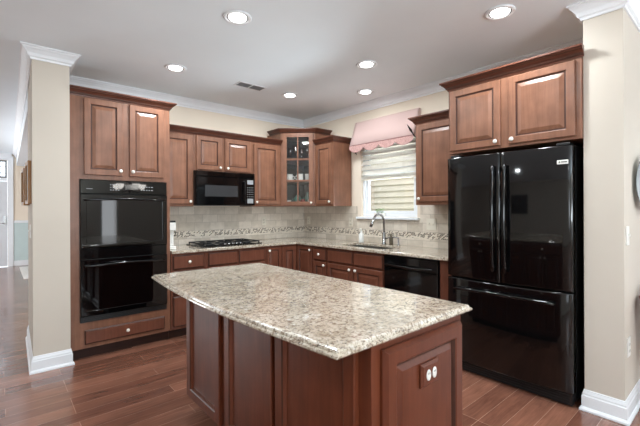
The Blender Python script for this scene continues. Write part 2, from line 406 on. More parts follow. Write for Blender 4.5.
# lowered soffit over the side of the hall
B().prism([(XE + 0.001, YE + 0.001), (-0.72, YE + 0.001), (-0.72, YH - 0.035), (XE + 0.107, YH - 0.035)], 2.40, H - 0.001).done('trim_7', CEIL, kind='structure')
def window_unit(n, x0, x1, z0, z1, loc, rz, cols, rows=1):
    fr = B(); t = 0.05
    fr.box(x0, 0, z0, x0 + t, 0.06, z1).box(x1 - t, 0, z0, x1, 0.06, z1).box(x0 + t, 0, z0, x1 - t, 0.06, z0 + t).box(x0 + t, 0, z1 - t, x1 - t, 0.06, z1)
    for i in range(1, cols):
        c = x0 + (x1 - x0) * i / cols; fr.box(c - 0.02, 0.01, z0 + t, c + 0.02, 0.05, z1 - t)
    o = fr.done('window_%d' % n, WHITE, kind='structure'); o.location = loc; o.rotation_euler = (0, 0, rz); return o
window_unit(2, -1.1, 1.1, 0.38, 2.32, (-3.2, YR - 0.09, 0), 0, 2)
window_unit(3, -0.8, 0.8, 0.5, 2.3, (XL - 0.09, -7.3, 0), PI / 2, 2)
window_unit(4, -1.65, 1.65, 0.4, 2.4, (XL - 0.09, 4.0, 0), PI / 2, 3)
window_unit(6, -0.2, 0.2, 0.3, 1.7, (-1.22, YR - 0.09, 0), 0, 1)
window_unit(7, -1.2, 1.2, 0.5, 2.3, (XR + 0.09, -6.5, 0), -PI / 2, 2)

# front door at the end of the hall
d1 = B().box(-4.30, YH - 0.02, 0.01, -3.385, YH + 0.025, 2.02, 0)
d1.nest(-4.18, 0.2, -3.9, 0.95, [(0, YH - 0.021), (0.012, YH - 0.028), (0.03, YH - 0.022)]).nest(-3.8, 0.2, -3.5, 0.95, [(0, YH - 0.021), (0.012, YH - 0.028), (0.03, YH - 0.022)])
d1.nest(-4.18, 1.1, -3.9, 1.85, [(0, YH - 0.021), (0.012, YH - 0.028), (0.03, YH - 0.022)]).nest(-3.8, 1.1, -3.5, 1.85, [(0, YH - 0.021), (0.012, YH - 0.028), (0.03, YH - 0.022)])
door = d1.done('door_1', plain('door_white', srgb(214, 217, 222), 0.4, var=0.01), kind='structure')
B().box(-3.455, YH - 0.045, 0.98, -3.405, YH - 0.0285, 1.2).tube([(-3.43, YH - 0.045, 1.03), (-3.43, YH - 0.075, 1.03), (-3.52, YH - 0.08, 1.03)], 0.011).done('door_handle', CHROME, door)
B().box(-3.375, YH - 0.03, 0, -3.275, YH - 0.0005, 2.62).box(-4.43, YH - 0.03, 0, -4.335, YH - 0.0005, 2.62).box(-4.335, YH - 0.03, 2.525, -3.375, YH - 0.0005, 2.62).box(-4.30, YH - 0.02, 2.03, -3.385, YH + 0.05, 2.10).done('trim_8', WHITE, kind='structure', bev=0.004)
tw = B().box(-4.30, YH, 2.101, -3.39, YH + 0.04, 2.14).box(-4.30, YH, 2.48, -3.39, YH + 0.04, 2.515).box(-3.425, YH, 2.141, -3.39, YH + 0.04, 2.479).box(-4.30, YH, 2.141, -4.265, YH + 0.04, 2.479)
tw.box(-3.52, YH + 0.01, 2.141, -3.505, YH + 0.03, 2.479).box(-4.264, YH + 0.01, 2.30, -3.53, YH + 0.03, 2.315).box(-3.9, YH + 0.01, 2.141, -3.885, YH + 0.03, 2.29)
tw.box(-3.504, YH + 0.01, 2.36, -3.426, YH + 0.03, 2.375).box(-3.504, YH + 0.01, 2.21, -3.426, YH + 0.03, 2.225)
wt = tw.done('window_5', plain('dark_lead', srgb(120, 122, 124), 0.4), kind='structure')
B().box(-4.264, YH + 0.018, 2.141, -3.426, YH + 0.022, 2.479).done('window_pane', GLASS, wt)

e = 0.0006
CROWN = [(0, H - 0.10), (0.010, H - 0.10), (0.013, H - 0.086), (0.026, H - 0.078), (0.034, H - 0.056), (0.050, H - 0.034), (0.060, H - 0.024), (0.064, H - 0.014), (0.0745, H - 0.012), (0.0745, H - 0.0005), (0, H - 0.0005)]
B().sweep([(XE - 0.0 - e, YE), (XS - e, YS - e), (XS2 + e, YS - e), (XS2 + e, -e), (-e, -e), (-e, YP + e), (XP - e, YP + e), (XP - e, YP2 - e), (XR - 0.001, YP2 - e)], CROWN).done('trim_1', WHITE, kind='structure')
B().sweep([(XE + 0.105, YH - 0.09), (XE - e, YE + 0.0005)], [(o, z) for o, z in CROWN]).done('trim_2', WHITE, kind='structure')
B().sweep([(-4.4, YH - 0.031), (XE + 0.02, YH - 0.031)], CROWN).done('trim_3', WHITE, kind='structure')
BASE = [(0, 0), (0.026, 0), (0.026, 0.012), (0.018, 0.024), (0.014, 0.026), (0.014, 0.095), (0.010, 0.102), (0.010, 0.112), (0.005, 0.128), (0.004, 0.135), (0, 0.137)]
B().sweep([(XE - e, YE), (XS - e, YS - e), (XS2 + e, YS - e), (XS2 + e, -0.622)], [(o, z + 0.0005) for o, z in BASE]).done('baseboard_left', WHITE, kind='structure')
B().sweep([(XP + 0.02, YP + e), (XP - e, YP + e), (XP - e, YP2 - e), (XR - 0.001, YP2 - e)], [(o, z + 0.0005) for o, z in BASE]).done('baseboard_right', WHITE, kind='structure')

# outdoors
B().box(0.14, -3.8, -0.25, 14, 9, -0.2).done('ground', DIRT, kind='structure')
sd = B()
for k in range(22):
    z = -0.2 + k * 0.17; sd.prism([(0, 0), (0.0, 7.5), (3.0, 7.5), (3.0, 0)], z, z + 0.17)
    sd.loft([[(-0.05, 0, z), (-0.05, 7.5, z), (-0.0, 7.5, z), (-0.0, 0, z)], [(-0.005, 0, z + 0.168), (-0.005, 7.5, z + 0.168), (0, 7.5, z + 0.168), (0, 0, z + 0.168)]])
so = sd.done('neighbor_house', plain('beige_siding', srgb(208, 198, 180), 0.7, var=0.02))
so.location = (5.0, -4.45, 0); tag(so, 'beige lap-sided neighbouring house wall outside the kitchen window', 'building')

# backsplash
def splash(name, length, loc, rz, cut=None):
    b = B()
    if cut is None: b.box(0, -0.008, 0.9155, length, -0.0005, 1.371)
    else:
        for (x0, x1, z1) in cut: b.box(x0, -0.008, 0.9155, x1, -0.0005, z1)
    o = b.done(name, TILE, kind='structure'); o.location = loc; o.rotation_euler = (0, 0, rz); return o
splash('trim_4', 2.229, (-2.23, 0, 0), 0)
splash('trim_9', 2.79, (0, -0.0085, 0), EAST, [(0, 1.115, 1.371), (1.1151, 2.075, 1.205), (2.0751, 2.79, 1.371)])

# kitchen window: frame, sashes, pane, sill
wf = B()
wf.box(0.03, WY1 - 0.035, WZ0, 0.11, WY1 - 0.0005, WZ1 - 0.0005).box(0.03, WY0 + 0.0005, WZ0, 0.11, WY0 + 0.035, WZ1 - 0.0005).box(0.03, WY0 + 0.035, WZ1 - 0.05, 0.11, WY1 - 0.035, WZ1 - 0.0005).box(0.03, WY0 + 0.035, WZ0 + 0.001, 0.11, WY1 - 0.035, WZ0 + 0.03)
win = wf.done('window_1', WHITE, kind='structure', bev=0.002)
sa = B(); y0, y1 = WY0 + 0.035, WY1 - 0.035
for z0, z1, xx in ((WZ0 + 0.03, 1.80, 0.05), (1.801, WZ1 - 0.05, 0.075)):
    sa.box(xx, y1 - 0.045, z0, xx + 0.022, y1, z1).box(xx, y0, z0, xx + 0.022, y0 + 0.045, z1).box(xx, y0 + 0.045, z0, xx + 0.022, y1 - 0.045, z0 + 0.045).box(xx, y0 + 0.045, z1 - 0.04, xx + 0.022, y1 - 0.045, z1)
sa.done('window_sash', WHITE, win, bev=0.002)
B().box(0.058, y0 + 0.046, WZ0 + 0.076, 0.062, y1 - 0.046, 1.759).box(0.084, y0 + 0.046, 1.847, 0.088, y1 - 0.046, WZ1 - 0.091).done('window_pane', GLASS, win)
B().box(-0.045, WY0 - 0.03, 1.207, 0.028, WY1 + 0.06, 1.234).done('window_sill', WHITE, win, bev=0.005)

# ------------------------------------------------------------------ cabinet kit (front faces local -y)
RAISED = [(0, 0.0), (0, -0.016), (0.004, -0.020), (0.048, -0.020), (0.052, -0.017), (0.056, -0.011), (0.064, -0.011), (0.088, -0.0185), (0.092, -0.0195)]
RMI = {4: 1, 5: 1}
DRAW = [(0, 0.0), (0, -0.013), (0.010, -0.020), (0.016, -0.020)]
FLATP = [(0, 0.0), (0, -0.018), (0.003, -0.020), (0.058, -0.020), (0.063, -0.016), (0.068, -0.009)]
def shut(parent, kind, r, wmat, knob=None, name=None):
    x0, z0, x1, z1 = r; b = B()
    p = {'door': RAISED, 'drawer': DRAW, 'flat': FLATP}[kind]
    if min(x1 - x0, z1 - z0) < 0.2 and kind == 'door': p = [(a * 0.62, y) for a, y in p]
    b.nest(x0, z0, x1, z1, [(a, y - 0.0008) for a, y in p], 0, RMI if kind == 'door' else ({4: 1} if kind == 'flat' else {1: 1}))
    d = b.done(name or ('drawer' if kind == 'drawer' else 'door'), [wmat, GLAZE_SHADE], parent)
    if knob:
        kx, kz = knob
        B().lathe([(0.007, -0.0210), (0.006, -0.030), (0.0155, -0.035), (0.0165, -0.040), (0.013, -0.046), (0.004, -0.048)], (kx, 0, kz), 'y', 14).done('knob', KNOB, d)
    return d
CABCROWN = [(0, 0), (0.006, 0), (0.008, 0.010), (0.016, 0.014), (0.020, 0.026), (0.036, 0.042), (0.043, 0.046), (0.046, 0.054), (0.056, 0.058), (0.056, 0.070), (0, 0.070)]
def cabcrown(parent, path, z, wmat=CROWN_SHADE, sc=1.0):
    B().sweep(path, [(o, z + h * sc) for o, h in CABCROWN], 0, {2: 1, 3: 1, 5: 1, 7: 1, 0: 1}).done('crown_molding', [wmat, GLAZE_SHADE], parent)
def carcass(parent, w, d, z0, z1, wmat, toe=False, name='carcass'):
    b = B().box(0, 0, z0, w, d, z1)
    o = b.done(name, wmat, parent, bev=0.0015)
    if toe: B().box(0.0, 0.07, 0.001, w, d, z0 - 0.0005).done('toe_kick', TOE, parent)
    return o
TOP = 0.8835; G = 0.001

# --- oven tower
OX, OY, OW = -3.0915, -0.5957, 0.8605
ov = thing('oven_cabinet', 'tall cherry cabinet built around the double wall oven, drawer below', 'cabinet', (OX, OY, 0))
D = -OY - 0.001; cx0, cx1, cz0, cz1 = 0.073, 0.825, 0.33, 1.615
b = B().box(0, 0, 0.1, cx0, D, 2.368).box(cx1, 0, 0.1, OW, D, 2.368).box(cx0, 0, cz1, cx1, D, 2.368).box(cx0, 0, 0.1, cx1, D, cz0).box(cx0, D - 0.02, cz0, cx1, D, cz1)
b.done('carcass', CH, ov)
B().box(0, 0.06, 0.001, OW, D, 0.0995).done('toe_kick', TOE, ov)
shut(ov, 'door', (0.108, 1.655, 0.423, 2.342), CH, (0.400, 1.70))
shut(ov, 'door', (0.480, 1.655, 0.795, 2.342), CH, (0.506, 1.70))
shut(ov, 'drawer', (0.108, 0.137, 0.800, 0.262), CH_BASE, (0.455, 0.198))
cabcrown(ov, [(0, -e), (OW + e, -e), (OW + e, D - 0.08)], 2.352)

oven = thing('double_oven', 'black glass double wall oven built into the tall cabinet', 'oven', (OX + 0.076, OY - 0.001, 0.333))
w = 0.745
B().box(0.001, 0.0, 0.001, w, 0.5, 1.276).done('body', BLACKM, oven)
B().nest(0.0, 1.152, w, 1.278, [(0, -0.0005), (0, -0.020), (0.004, -0.024)]).done('control_panel', DGLASS, oven)
for i in range(4):
    for j in range(3): B().box(0.235 + i * 0.022, -0.0255, 1.185 + j * 0.024, 0.246 + i * 0.022, -0.0245, 1.193 + j * 0.024).done('button', GREYB, oven)
for i in range(5):
    for j in range(2): B().box(0.50 + i * 0.024, -0.0255, 1.19 + j * 0.03, 0.512 + i * 0.024, -0.0245, 1.198 + j * 0.03).done('button', GREYB, oven)
B().box(0.045, -0.0255, 1.193, 0.095, -0.0245, 1.199).done('lettering', GREYB, oven)
B().box(0.36, -0.0252, 1.195, 0.48, -0.0243, 1.245).done('display', plain('display', srgb(22, 26, 28), 0.08), oven)
def oven_door(z0, z1):
    d = B().nest(0, z0, w, z1, [(0, -0.0005), (0, -0.030), (0.004, -0.036), (0.045, -0.036), (0.048, -0.0345)]).done('oven_door', DGLASS, oven)
    zh = z1 - 0.042
    pts = [(0.03 + (w - 0.06) * t / 16, -0.062 - 0.018 * math.sin(PI * t / 16), zh - 0.012 + 0.012 * math.sin(PI * t / 16)) for t in range(17)]
    B().tube(pts, 0.011).tube([(0.045, -0.035, zh - 0.010), (0.045, -0.066, zh - 0.010)], 0.010).tube([(w - 0.045, -0.035, zh - 0.010), (w - 0.045, -0.066, zh - 0.010)], 0.010).done('handle', BLACK, d)
oven_door(0.655, 1.148)
B().nest(0, 0.562, w, 0.652, [(0, -0.0005), (0, -0.018), (0.003, -0.022)]).done('trim_strip', BLACK, oven)
oven_door(0.055, 0.558)
vb = B().box(0, -0.012, 0.0, w, -0.0005, 0.052)
for k in range(3): vb.box(0.02, -0.015, 0.010 + k * 0.014, w - 0.02, -0.0125, 0.016 + k * 0.014)
vb.done('vent_strip', BLACKM, oven)

# --- wall cabinets on the back wall
ZB, ZU = 1.372, 2.205
def wallcab(name, label, loc, rz, wd, z0, z1, doors, crown, dep=0.329, wmat=CH, extra=None):
    t = thing(name, label, 'cabinet', loc, rz)
    carcass(t, wd, dep, z0, z1, wmat)
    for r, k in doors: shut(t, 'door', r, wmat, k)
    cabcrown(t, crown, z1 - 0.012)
    return t
UY = -0.33
c = wallcab('wall_cabinet', 'cherry wall cabinet between oven tower and microwave, one door', (-2.229, UY, 0), 0, 0.353, ZB, ZU,
        [((0.02, 1.40, 0.333, 2.175), (0.308, 1.428))], [(0, -e), (0.353, -e)])
c = wallcab('wall_cabinet', 'short two-door cherry cabinet directly above the microwave', (-1.875, UY, 0), 0, 0.766, 1.785, ZU,
        [((0.03, 1.80, 0.345, 2.19), (0.318, 1.832)), ((0.386, 1.80, 0.735, 2.19), (0.415, 1.832))], [(0, -e), (0.766, -e)])
c = wallcab('wall_cabinet', 'cherry wall cabinet between microwave and glass corner cabinet', (-1.108, UY, 0), 0, 0.44, ZB, ZU,
        [((0.02, 1.40, 0.402, 2.175), (0.048, 1.428))], [(0, -e), (0.44, -e)])
# --- wall cabinets on the window wall
c = wallcab('wall_cabinet', 'narrow cherry wall cabinet left of the window, side panel showing', (UY, -0.660, 0), EAST, 0.355, ZB, ZU,
        [((0.03, 1.40, 0.335, 2.175), (0.308, 1.430))], [(0, -e), (0.355 + e, -e), (0.355 + e, 0.328)])
c = wallcab('wall_cabinet', 'cherry wall cabinet between window and refrigerator, single wide door', (UY, -2.2507, 0), EAST, 0.538, ZB, ZU,
        [((0.03, 1.405, 0.52, 2.175), (0.056, 1.436))], [(0 - e, 0.328), (0 - e, -e), (0.538, -e)])
XFC = -0.6546
fc = thing('refrigerator_cabinet', 'two-door cherry cabinet mounted above the refrigerator', 'cabinet', (XFC, -2.808, 0), EAST)
carcass(fc, 0.957, -XFC - 0.001, 1.797, 2.345, CH)
shut(fc, 'door', (0.022, 1.818, 0.437, 2.318), CH, (0.405, 1.85)); shut(fc, 'door', (0.497, 1.818, 0.924, 2.318), CH, (0.525, 1.85))
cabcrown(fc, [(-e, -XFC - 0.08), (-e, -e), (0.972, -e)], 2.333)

# --- corner wall cabinet with a glass door
cc = thing('corner_cabinet', 'taller diagonal corner cabinet with glass-paned door', 'cabinet', (-0.6655, -0.33, 0), 0)
A = Vector((0, 0)); Bp = Vector((0.3355, -0.3254)); Zc0, Zc1 = ZB, 2.375
th = 0.018; LEN = (Bp - A).length
cb_ = B()
poly = [(0, 0.329), (0, 0), (0.3355, -0.3254), (0.6645, -0.3254), (0.6645, 0.329)]
for z0, z1 in ((Zc0, Zc0 + 0.02), (Zc1 - 0.02, Zc1)): cb_.prism(poly, z0, z1)
cb_.box(0, 0.001, Zc0 + 0.02, th, 0.329, Zc1 - 0.02).box(0.337, -0.3254, Zc0 + 0.02, 0.6645, -0.3254 + th, Zc1 - 0.02)
cb_.done('carcass', CH, cc)
ib = B().box(th + 0.001, 0.31, Zc0 + 0.021, 0.645, 0.328, Zc1 - 0.021).box(0.646, -0.306, Zc0 + 0.021, 0.664, 0.328, Zc1 - 0.021)
ib.done('back_panel', INNER, cc)
sh = B(); si = [(0.03, 0.30), (0.03, 0.02), (0.33, -0.27), (0.36, -0.30), (0.64, -0.30), (0.64, 0.30)]
for z in (1.715, 2.012): sh.prism(si, z - 0.016, z)
sh.done('shelf', CH, cc)
ANG = math.atan2(Bp.y, Bp.x); RM = Matrix.Rotation(ANG, 4, 'Z')
fb = B().box(0, 0.0, Zc0 + 0.021, 0.036, 0.018, Zc1 - 0.021).box(LEN - 0.036, 0.0, Zc0 + 0.021, LEN, 0.018, Zc1 - 0.021).box(0.036, 0, Zc0 + 0.021, LEN - 0.036, 0.018, Zc0 + 0.04).box(0.036, 0, Zc1 - 0.045, LEN - 0.036, 0.018, Zc1 - 0.021)
fb.xf(RM).done('face_frame', CH, cc)
db = B(); dx0, dx1, dz0, dz1 = 0.025, LEN - 0.025, 1.392, 2.355; gx0, gx1, gz0, gz1 = 0.085, LEN - 0.085, 1.438, 2.305
for q in ((dx0, dz0, gx0, dz1), (gx1, dz0, dx1, dz1), (gx0, dz0, gx1, gz0), (gx0, gz1, gx1, dz1)): db.box(q[0], -0.021, q[1], q[2], -0.001, q[3])
db.box((gx0 + gx1) / 2 - 0.008, -0.018, gz0, (gx0 + gx1) / 2 + 0.008, -0.006, gz1)
for z in (1.72, 2.01): db.box(gx0, -0.017, z - 0.008, gx1, -0.0065, z + 0.008)
gd = db.xf(RM).done('door', CH, cc)
B().box(gx0 - 0.004, -0.0055, gz0 - 0.004, gx1 + 0.004, -0.0025, gz1 + 0.004).xf(RM).done('door_glass', GLASS, gd)
B().lathe([(0.007, -0.0215), (0.006, -0.030), (0.0155, -0.035), (0.0165, -0.040), (0.013, -0.046), (0.004, -0.048)], (dx1 - 0.03, 0, 1.42), 'y', 14).xf(RM).done('knob', KNOB, gd)
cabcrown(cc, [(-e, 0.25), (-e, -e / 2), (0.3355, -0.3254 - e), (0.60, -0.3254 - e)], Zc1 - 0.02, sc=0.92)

def cpos(u, v): # along the door, behind the door
    d = Vector((math.cos(ANG), math.sin(ANG))); n = Vector((-d.y, d.x)); p = Vector((-0.6655, -0.33)) + d * u + n * v
    return p.x, p.y
def mug(u, v, z, label, mat=CERAM, s=1.0, hand=-1):
    x, y = cpos(u, v); t = thing('mug', label, 'mug', (x, y, z), ANG, 'crockery in the glass corner cabinet')
    B().lathe([(0.028 * s, 0), (0.036 * s, 0.004 * s), (0.038 * s, 0.09 * s), (0.034 * s, 0.09 * s), (0.032 * s, 0.008), (0.001, 0.007)], (0, 0, 0), 'z', 18).done('cup', mat, t)
    B().tube([(hand * (0.036 + 0.026 * math.sin(PI * k / 8)) * s, 0, (0.022 + 0.05 * k / 8) * s) for k in range(9)], 0.005 * s, 8).done('handle', mat, t)
def goblet(u, v, z, label, s=1.0):
    x, y = cpos(u, v); o = B().lathe([(0.03 * s, 0), (0.03 * s, 0.004), (0.005, 0.008), (0.005, 0.07 * s), (0.03 * s, 0.10 * s), (0.036 * s, 0.14 * s), (0.031 * s, 0.18 * s), (0.029 * s, 0.18 * s), (0.033 * s, 0.14 * s), (0.001, 0.085 * s)], (0, 0, 0), 'z', 16).done('wine_glass', CRYST)
    o.location = (x, y, z); tag(o, label, 'glass', 'glasses on the top shelf of the corner cabinet')
S3, S2, S1 = 2.0125, 1.7155, 1.3925
mug(0.108, 0.10, S2, 'white mug leftmost on the middle shelf, handle outwards', s=1.1, hand=1)
mug(0.250, 0.10, S2, 'white mug in the middle of the middle shelf behind the door bar', s=1.15)
mug(0.360, 0.11, S2, 'white mug rightmost on the middle shelf', s=1.15, hand=1)
goblet(0.115, 0.12, S3, 'clear stemmed glass leftmost on the top shelf', 0.9)
goblet(0.185, 0.16, S3, 'clear stemmed glass second from left on the top shelf', 1.1)
goblet(0.270, 0.11, S3, 'clear stemmed glass just right of the door bar, top shelf', 0.85)
goblet(0.350, 0.14, S3, 'clear stemmed glass rightmost on the top shelf', 1.0)
mug(0.10, 0.09, S1, 'squat cream mug leftmost on the bottom shelf', s=0.75)
mug(0.29, 0.06, S1, 'red mug on the bottom shelf beside the door bar', REDC, 0.85)
mug(0.385, 0.09, S1, 'cream mug rightmost on the bottom shelf', s=0.8, hand=1)
x, y = cpos(0.205, 0.17); tp = thing('teapot', 'dark green teapot on the bottom shelf of the corner cabinet', 'teapot', (x, y, S1), ANG)
B().lathe([(0.03, 0), (0.045, 0.01), (0.062, 0.06), (0.055, 0.10), (0.03, 0.125)], (0, 0, 0), 'z', 20).tube([(0.05, 0, 0.05), (0.08, 0, 0.08), (0.09, 0, 0.11)], [0.014, 0.010, 0.007]).done('body', TEAL, tp)
B().lathe([(0.031, 0.1255), (0.026, 0.135), (0.006, 0.14), (0.010, 0.15), (0.002, 0.158)]).done('lid', TEAL, tp)
B().tube([(-0.045 - 0.035 * math.sin(PI * k / 8), 0, 0.03 + 0.07 * k / 8) for k in range(9)], 0.006).done('handle', TEAL, tp)
x, y = cpos(0.345, 0.21); sb_ = B().lathe([(0.02, 0), (0.04, 0.01), (0.034, 0.05), (0.045, 0.10), (0.02, 0.15), (0.022, 0.18), (0.001, 0.18)]).done('vase', TEAL)
sb_.location = (x, y, S1); tag(sb_, 'green vase standing behind the mugs on the bottom shelf', 'vase')

# --- microwave
mw = thing('microwave', 'black over-the-range microwave hung above the cooktop', 'microwave', (-1.873, -0.385, 1.384))
B().box(0, 0.012, 0, 0.762, 0.383, 0.398).done('body', BLACKM, mw, bev=0.003)
md = B().nest(0.0, 0.004, 0.625, 0.335, [(0, 0.011), (0, -0.012), (0.005, -0.017), (0.095, -0.017), (0.098, -0.0155)]).done('door', BLACK, mw)
B().box(0.105, -0.0175, 0.105, 0.52, -0.0158, 0.235).done('door_window', DGREY, md)
B().tube([(0.605, -0.016, 0.045), (0.605, -0.045, 0.055), (0.605, -0.048, 0.17), (0.605, -0.045, 0.285), (0.605, -0.016, 0.295)], 0.009).done('handle', BLACK, md)
vt = B().nest(0.0, 0.338, 0.762, 0.397, [(0, 0.011), (0, -0.010), (0.004, -0.014)])
for k in range(3): vt.box(0.02, -0.0165, 0.348 + k * 0.014, 0.742, -0.0145, 0.354 + k * 0.014)
vt.done('vent_grille', BLACK, mw)
cp = B().nest(0.628, 0.004, 0.762, 0.335, [(0, 0.011), (0, -0.012), (0.004, -0.017)]).done('control_panel', BLACK, mw)
for sz0, sz1 in ((0.262, 0.315), (0.025, 0.085)): B().box(0.652, -0.019, sz0, 0.735, -0.0175, sz1).done('sticker', GREYB, cp)
for i in range(4):
    for j in range(5): B().box(0.651 + i * 0.025, -0.0185, 0.105 + j * 0.028, 0.661 + i * 0.025, -0.0175, 0.113 + j * 0.028).done('button', GREYB, cp)

# --- base cabinets, back wall
BY = -0.61; BD = 0.609
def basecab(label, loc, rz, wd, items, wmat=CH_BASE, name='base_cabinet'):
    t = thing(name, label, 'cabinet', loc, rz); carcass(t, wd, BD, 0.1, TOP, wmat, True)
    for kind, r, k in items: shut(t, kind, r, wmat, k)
    return t
basecab('cherry three-drawer base cabinet beside the oven tower', (-2.229, BY, 0), 0, 0.368,
        [('drawer', (0.018, 0.72, 0.348, 0.862), (0.185, 0.79)), ('drawer', (0.018, 0.46, 0.348, 0.70), (0.185, 0.58)), ('drawer', (0.018, 0.13, 0.348, 0.44), (0.185, 0.29))])
basecab('cherry base cabinet under the cooktop with two false drawer fronts', (-1.860, BY, 0), 0, 0.770,
        [('drawer', (0.03, 0.72, 0.378, 0.862), None), ('drawer', (0.402, 0.72, 0.745, 0.862), None),
         ('door', (0.03, 0.13, 0.378, 0.70), (0.35, 0.665)), ('door', (0.402, 0.13, 0.745, 0.70), (0.43, 0.665))])
basecab('narrow full-height-door cherry base cabinet right of the cooktop', (-1.089, BY, 0), 0, 0.225,
        [('door', (0.012, 0.13, 0.212, 0.862), (0.034, 0.828))])
t = thing('corner_base_cabinet', 'cherry corner base cabinet with two doors meeting in the inside corner', 'cabinet', (-0.863, BY, 0))
bb = B(); pl = [(0, 0.609), (0, 0), (0.253, 0), (0.253, -0.335), (0.862, -0.335), (0.862, 0.609)]
bb.prism(pl, 0.1, TOP); bb.done('carcass', CH_BASE, t)
B().prism([(0, 0.609), (0, 0.07), (0.323, 0.07), (0.323, -0.335), (0.862, -0.335), (0.862, 0.609)], 0.001, 0.0995).done('toe_kick', TOE, t)
shut(t, 'door', (0.012, 0.13, 0.228, 0.862), CH_BASE)
q = B().nest(0.028, 0.13, 0.325, 0.862, [(a * 0.8, y_ - 0.0008) for a, y_ in RAISED], 0, RMI)
q.xf(Matrix.Translation((0.253, 0, 0)) @ Matrix.Rotation(EAST, 4, 'Z'))
q = q.done('door', [CH_BASE, GLAZE_SHADE], t)
B().lathe([(0.007, -0.0210), (0.006, -0.030), (0.0155, -0.035), (0.0165, -0.040), (0.013, -0.046), (0.004, -0.048)], (0.30, 0, 0.828), 'y', 14).xf(Matrix.Translation((0.253, 0, 0)) @ Matrix.Rotation(EAST, 4, 'Z')).done('knob', KNOB, q)
# --- base cabinets, window wall
basecab('narrow drawer-over-door cherry base cabinet left of the sink base', (-0.61, -0.946, 0), EAST, 0.264,
        [('drawer', (0.012, 0.72, 0.252, 0.862), (0.132, 0.79)), ('door', (0.012, 0.13, 0.252, 0.70), (0.225, 0.665))])
# sink base has an open top so the bowls hang inside it
SBY = -1.211; SBW = 0.857
sbn = thing('base_cabinet', 'two-door cherry sink base cabinet below the faucet', 'cabinet', (-0.61, SBY, 0), EAST)
B().box(0, 0, 0.1, 0.018, BD, TOP).box(SBW - 0.018, 0, 0.1, SBW, BD, TOP).box(0.018, 0, 0.1, SBW - 0.018, 0.018, TOP).box(0.018, BD - 0.018, 0.1, SBW - 0.018, BD, TOP).box(0.018, 0.018, 0.1, SBW - 0.018, BD - 0.018, 0.118).done('carcass', CH_BASE, sbn)
B().box(0, 0.07, 0.001, SBW, BD, 0.0995).done('toe_kick', TOE, sbn)
for kind, r, k in [('drawer', (0.012, 0.72, 0.420, 0.862), None), ('drawer', (0.440, 0.72, 0.845, 0.862), None), ('door', (0.012, 0.13, 0.420, 0.70), (0.385, 0.665)), ('door', (0.440, 0.13, 0.845, 0.70), (0.475, 0.665))]:
    shut(sbn, kind, r, CH_BASE, k)
ep = B().box(0, 0, 0.0005, 0.105, BD, TOP).done('end_panel', CH_BASE, bev=0.002)
ep.location = (-0.61, -2.692, 0); ep.rotation_euler = (0, 0, EAST); tag(ep, 'narrow cherry filler panel between dishwasher and refrigerator', 'panel')

# --- dishwasher
dw = thing('dishwasher', 'black dishwasher under the counter beside the refrigerator', 'dishwasher', (-0.61, -2.074, 0), EAST)
B().box(0.004, 0.002, 0.1, 0.608, 0.58, 0.875).done('body', BLACKM, dw)
B().box(0.004, 0.06, 0.001, 0.608, 0.58, 0.099).done('toe_kick', BLACKM, dw)
B().nest(0.006, 0.115, 0.606, 0.752, [(0, 0.0015), (0, -0.022), (0.005, -0.027)]).done('door', BLACK, dw)
cpd = B().nest(0.006, 0.755, 0.606, 0.872, [(0, 0.0015), (0, -0.024), (0.006, -0.030)]).done('control_panel', BLACK, dw)
B().tube([(0.035 + 0.54 * k / 16, -0.052 - 0.016 * math.sin(PI * k / 16), 0.79 - 0.006 * math.sin(PI * k / 16)) for k in range(17)], 0.010).tube([(0.05, -0.029, 0.79), (0.05, -0.054, 0.79)], 0.009).tube([(0.56, -0.029, 0.79), (0.56, -0.054, 0.79)], 0.009).done('handle', BLACK, cpd)

# --- L-shaped countertop with a hole for the sink
SX0, SX1, SY0, SY1 = -0.545, -0.165, -1.985, -1.285
ct = B(); xs = [-2.2285, -0.65, SX0, SX1, -0.0015]; ys = [-2.796, SY0, SY1, -0.65, -0.0015]
cells = [(i, j) for i in range(4) for j in range(4) if (j == 3) or i >= 1]
cells = [c_ for c_ in cells if c_ != (2, 1)]
for i, j in cells: ct.box(xs[i], ys[j], 0.8845, xs[i + 1], ys[j + 1], 0.9145)
bmesh.ops.remove_doubles(ct.bm, verts=ct.bm.verts, dist=1e-5)
seen = {}
for f in list(ct.bm.faces):
    k = tuple(round(v, 4) for v in f.calc_center_median()); seen.setdefault(k, []).append(f)
bmesh.ops.delete(ct.bm, geom=[f for fs in seen.values() if len(fs) > 1 for f in fs], context='FACES_ONLY')
bmesh.ops.dissolve_limit(ct.bm, angle_limit=0.01, verts=ct.bm.verts, edges=ct.bm.edges)
tag(ct.done('countertop', GRAN, bev=0.006, seg=3), 'L-shaped speckled granite countertop running from oven tower to refrigerator', 'countertop')

# --- sink
sk = thing('sink', 'double-bowl stainless sink sunk into the counter under the window', 'sink', (0, 0, 0))
def bowl(ya, yb):
    b = B(); z1, z0, g = 0.884, 0.70, 0.012
    b.loft([[(SX0 - 0.01, ya - 0.0, z1), (SX1 + 0.01, ya - 0.0, z1), (SX1 + 0.01, yb, z1), (SX0 - 0.01, yb, z1)], [(SX0 + 0.01, ya + 0.02, z0), (SX1 - 0.01, ya + 0.02, z0), (SX1 - 0.01, yb - 0.02, z0), (SX0 + 0.01, yb - 0.02, z0)]], caps=False)
    v = b.bm.verts; b.bm.verts.ensure_lookup_table(); b.bm.faces.new([v[4], v[5], v[6], v[7]])
    b.lathe([(0.04, z0 + 0.001), (0.04, z0 + 0.004), (0.01, z0 + 0.004)], ((SX0 + SX1) / 2, (ya + yb) / 2, 0))
    b.done('bowl', STEEL, sk)
bowl(SY0 - 0.01, -1.66); bowl(-1.64, SY1 + 0.01)
B().box(SX0 - 0.008, -1.659, 0.83, SX1 + 0.008, -1.641, 0.883).done('divider', STEEL, sk)

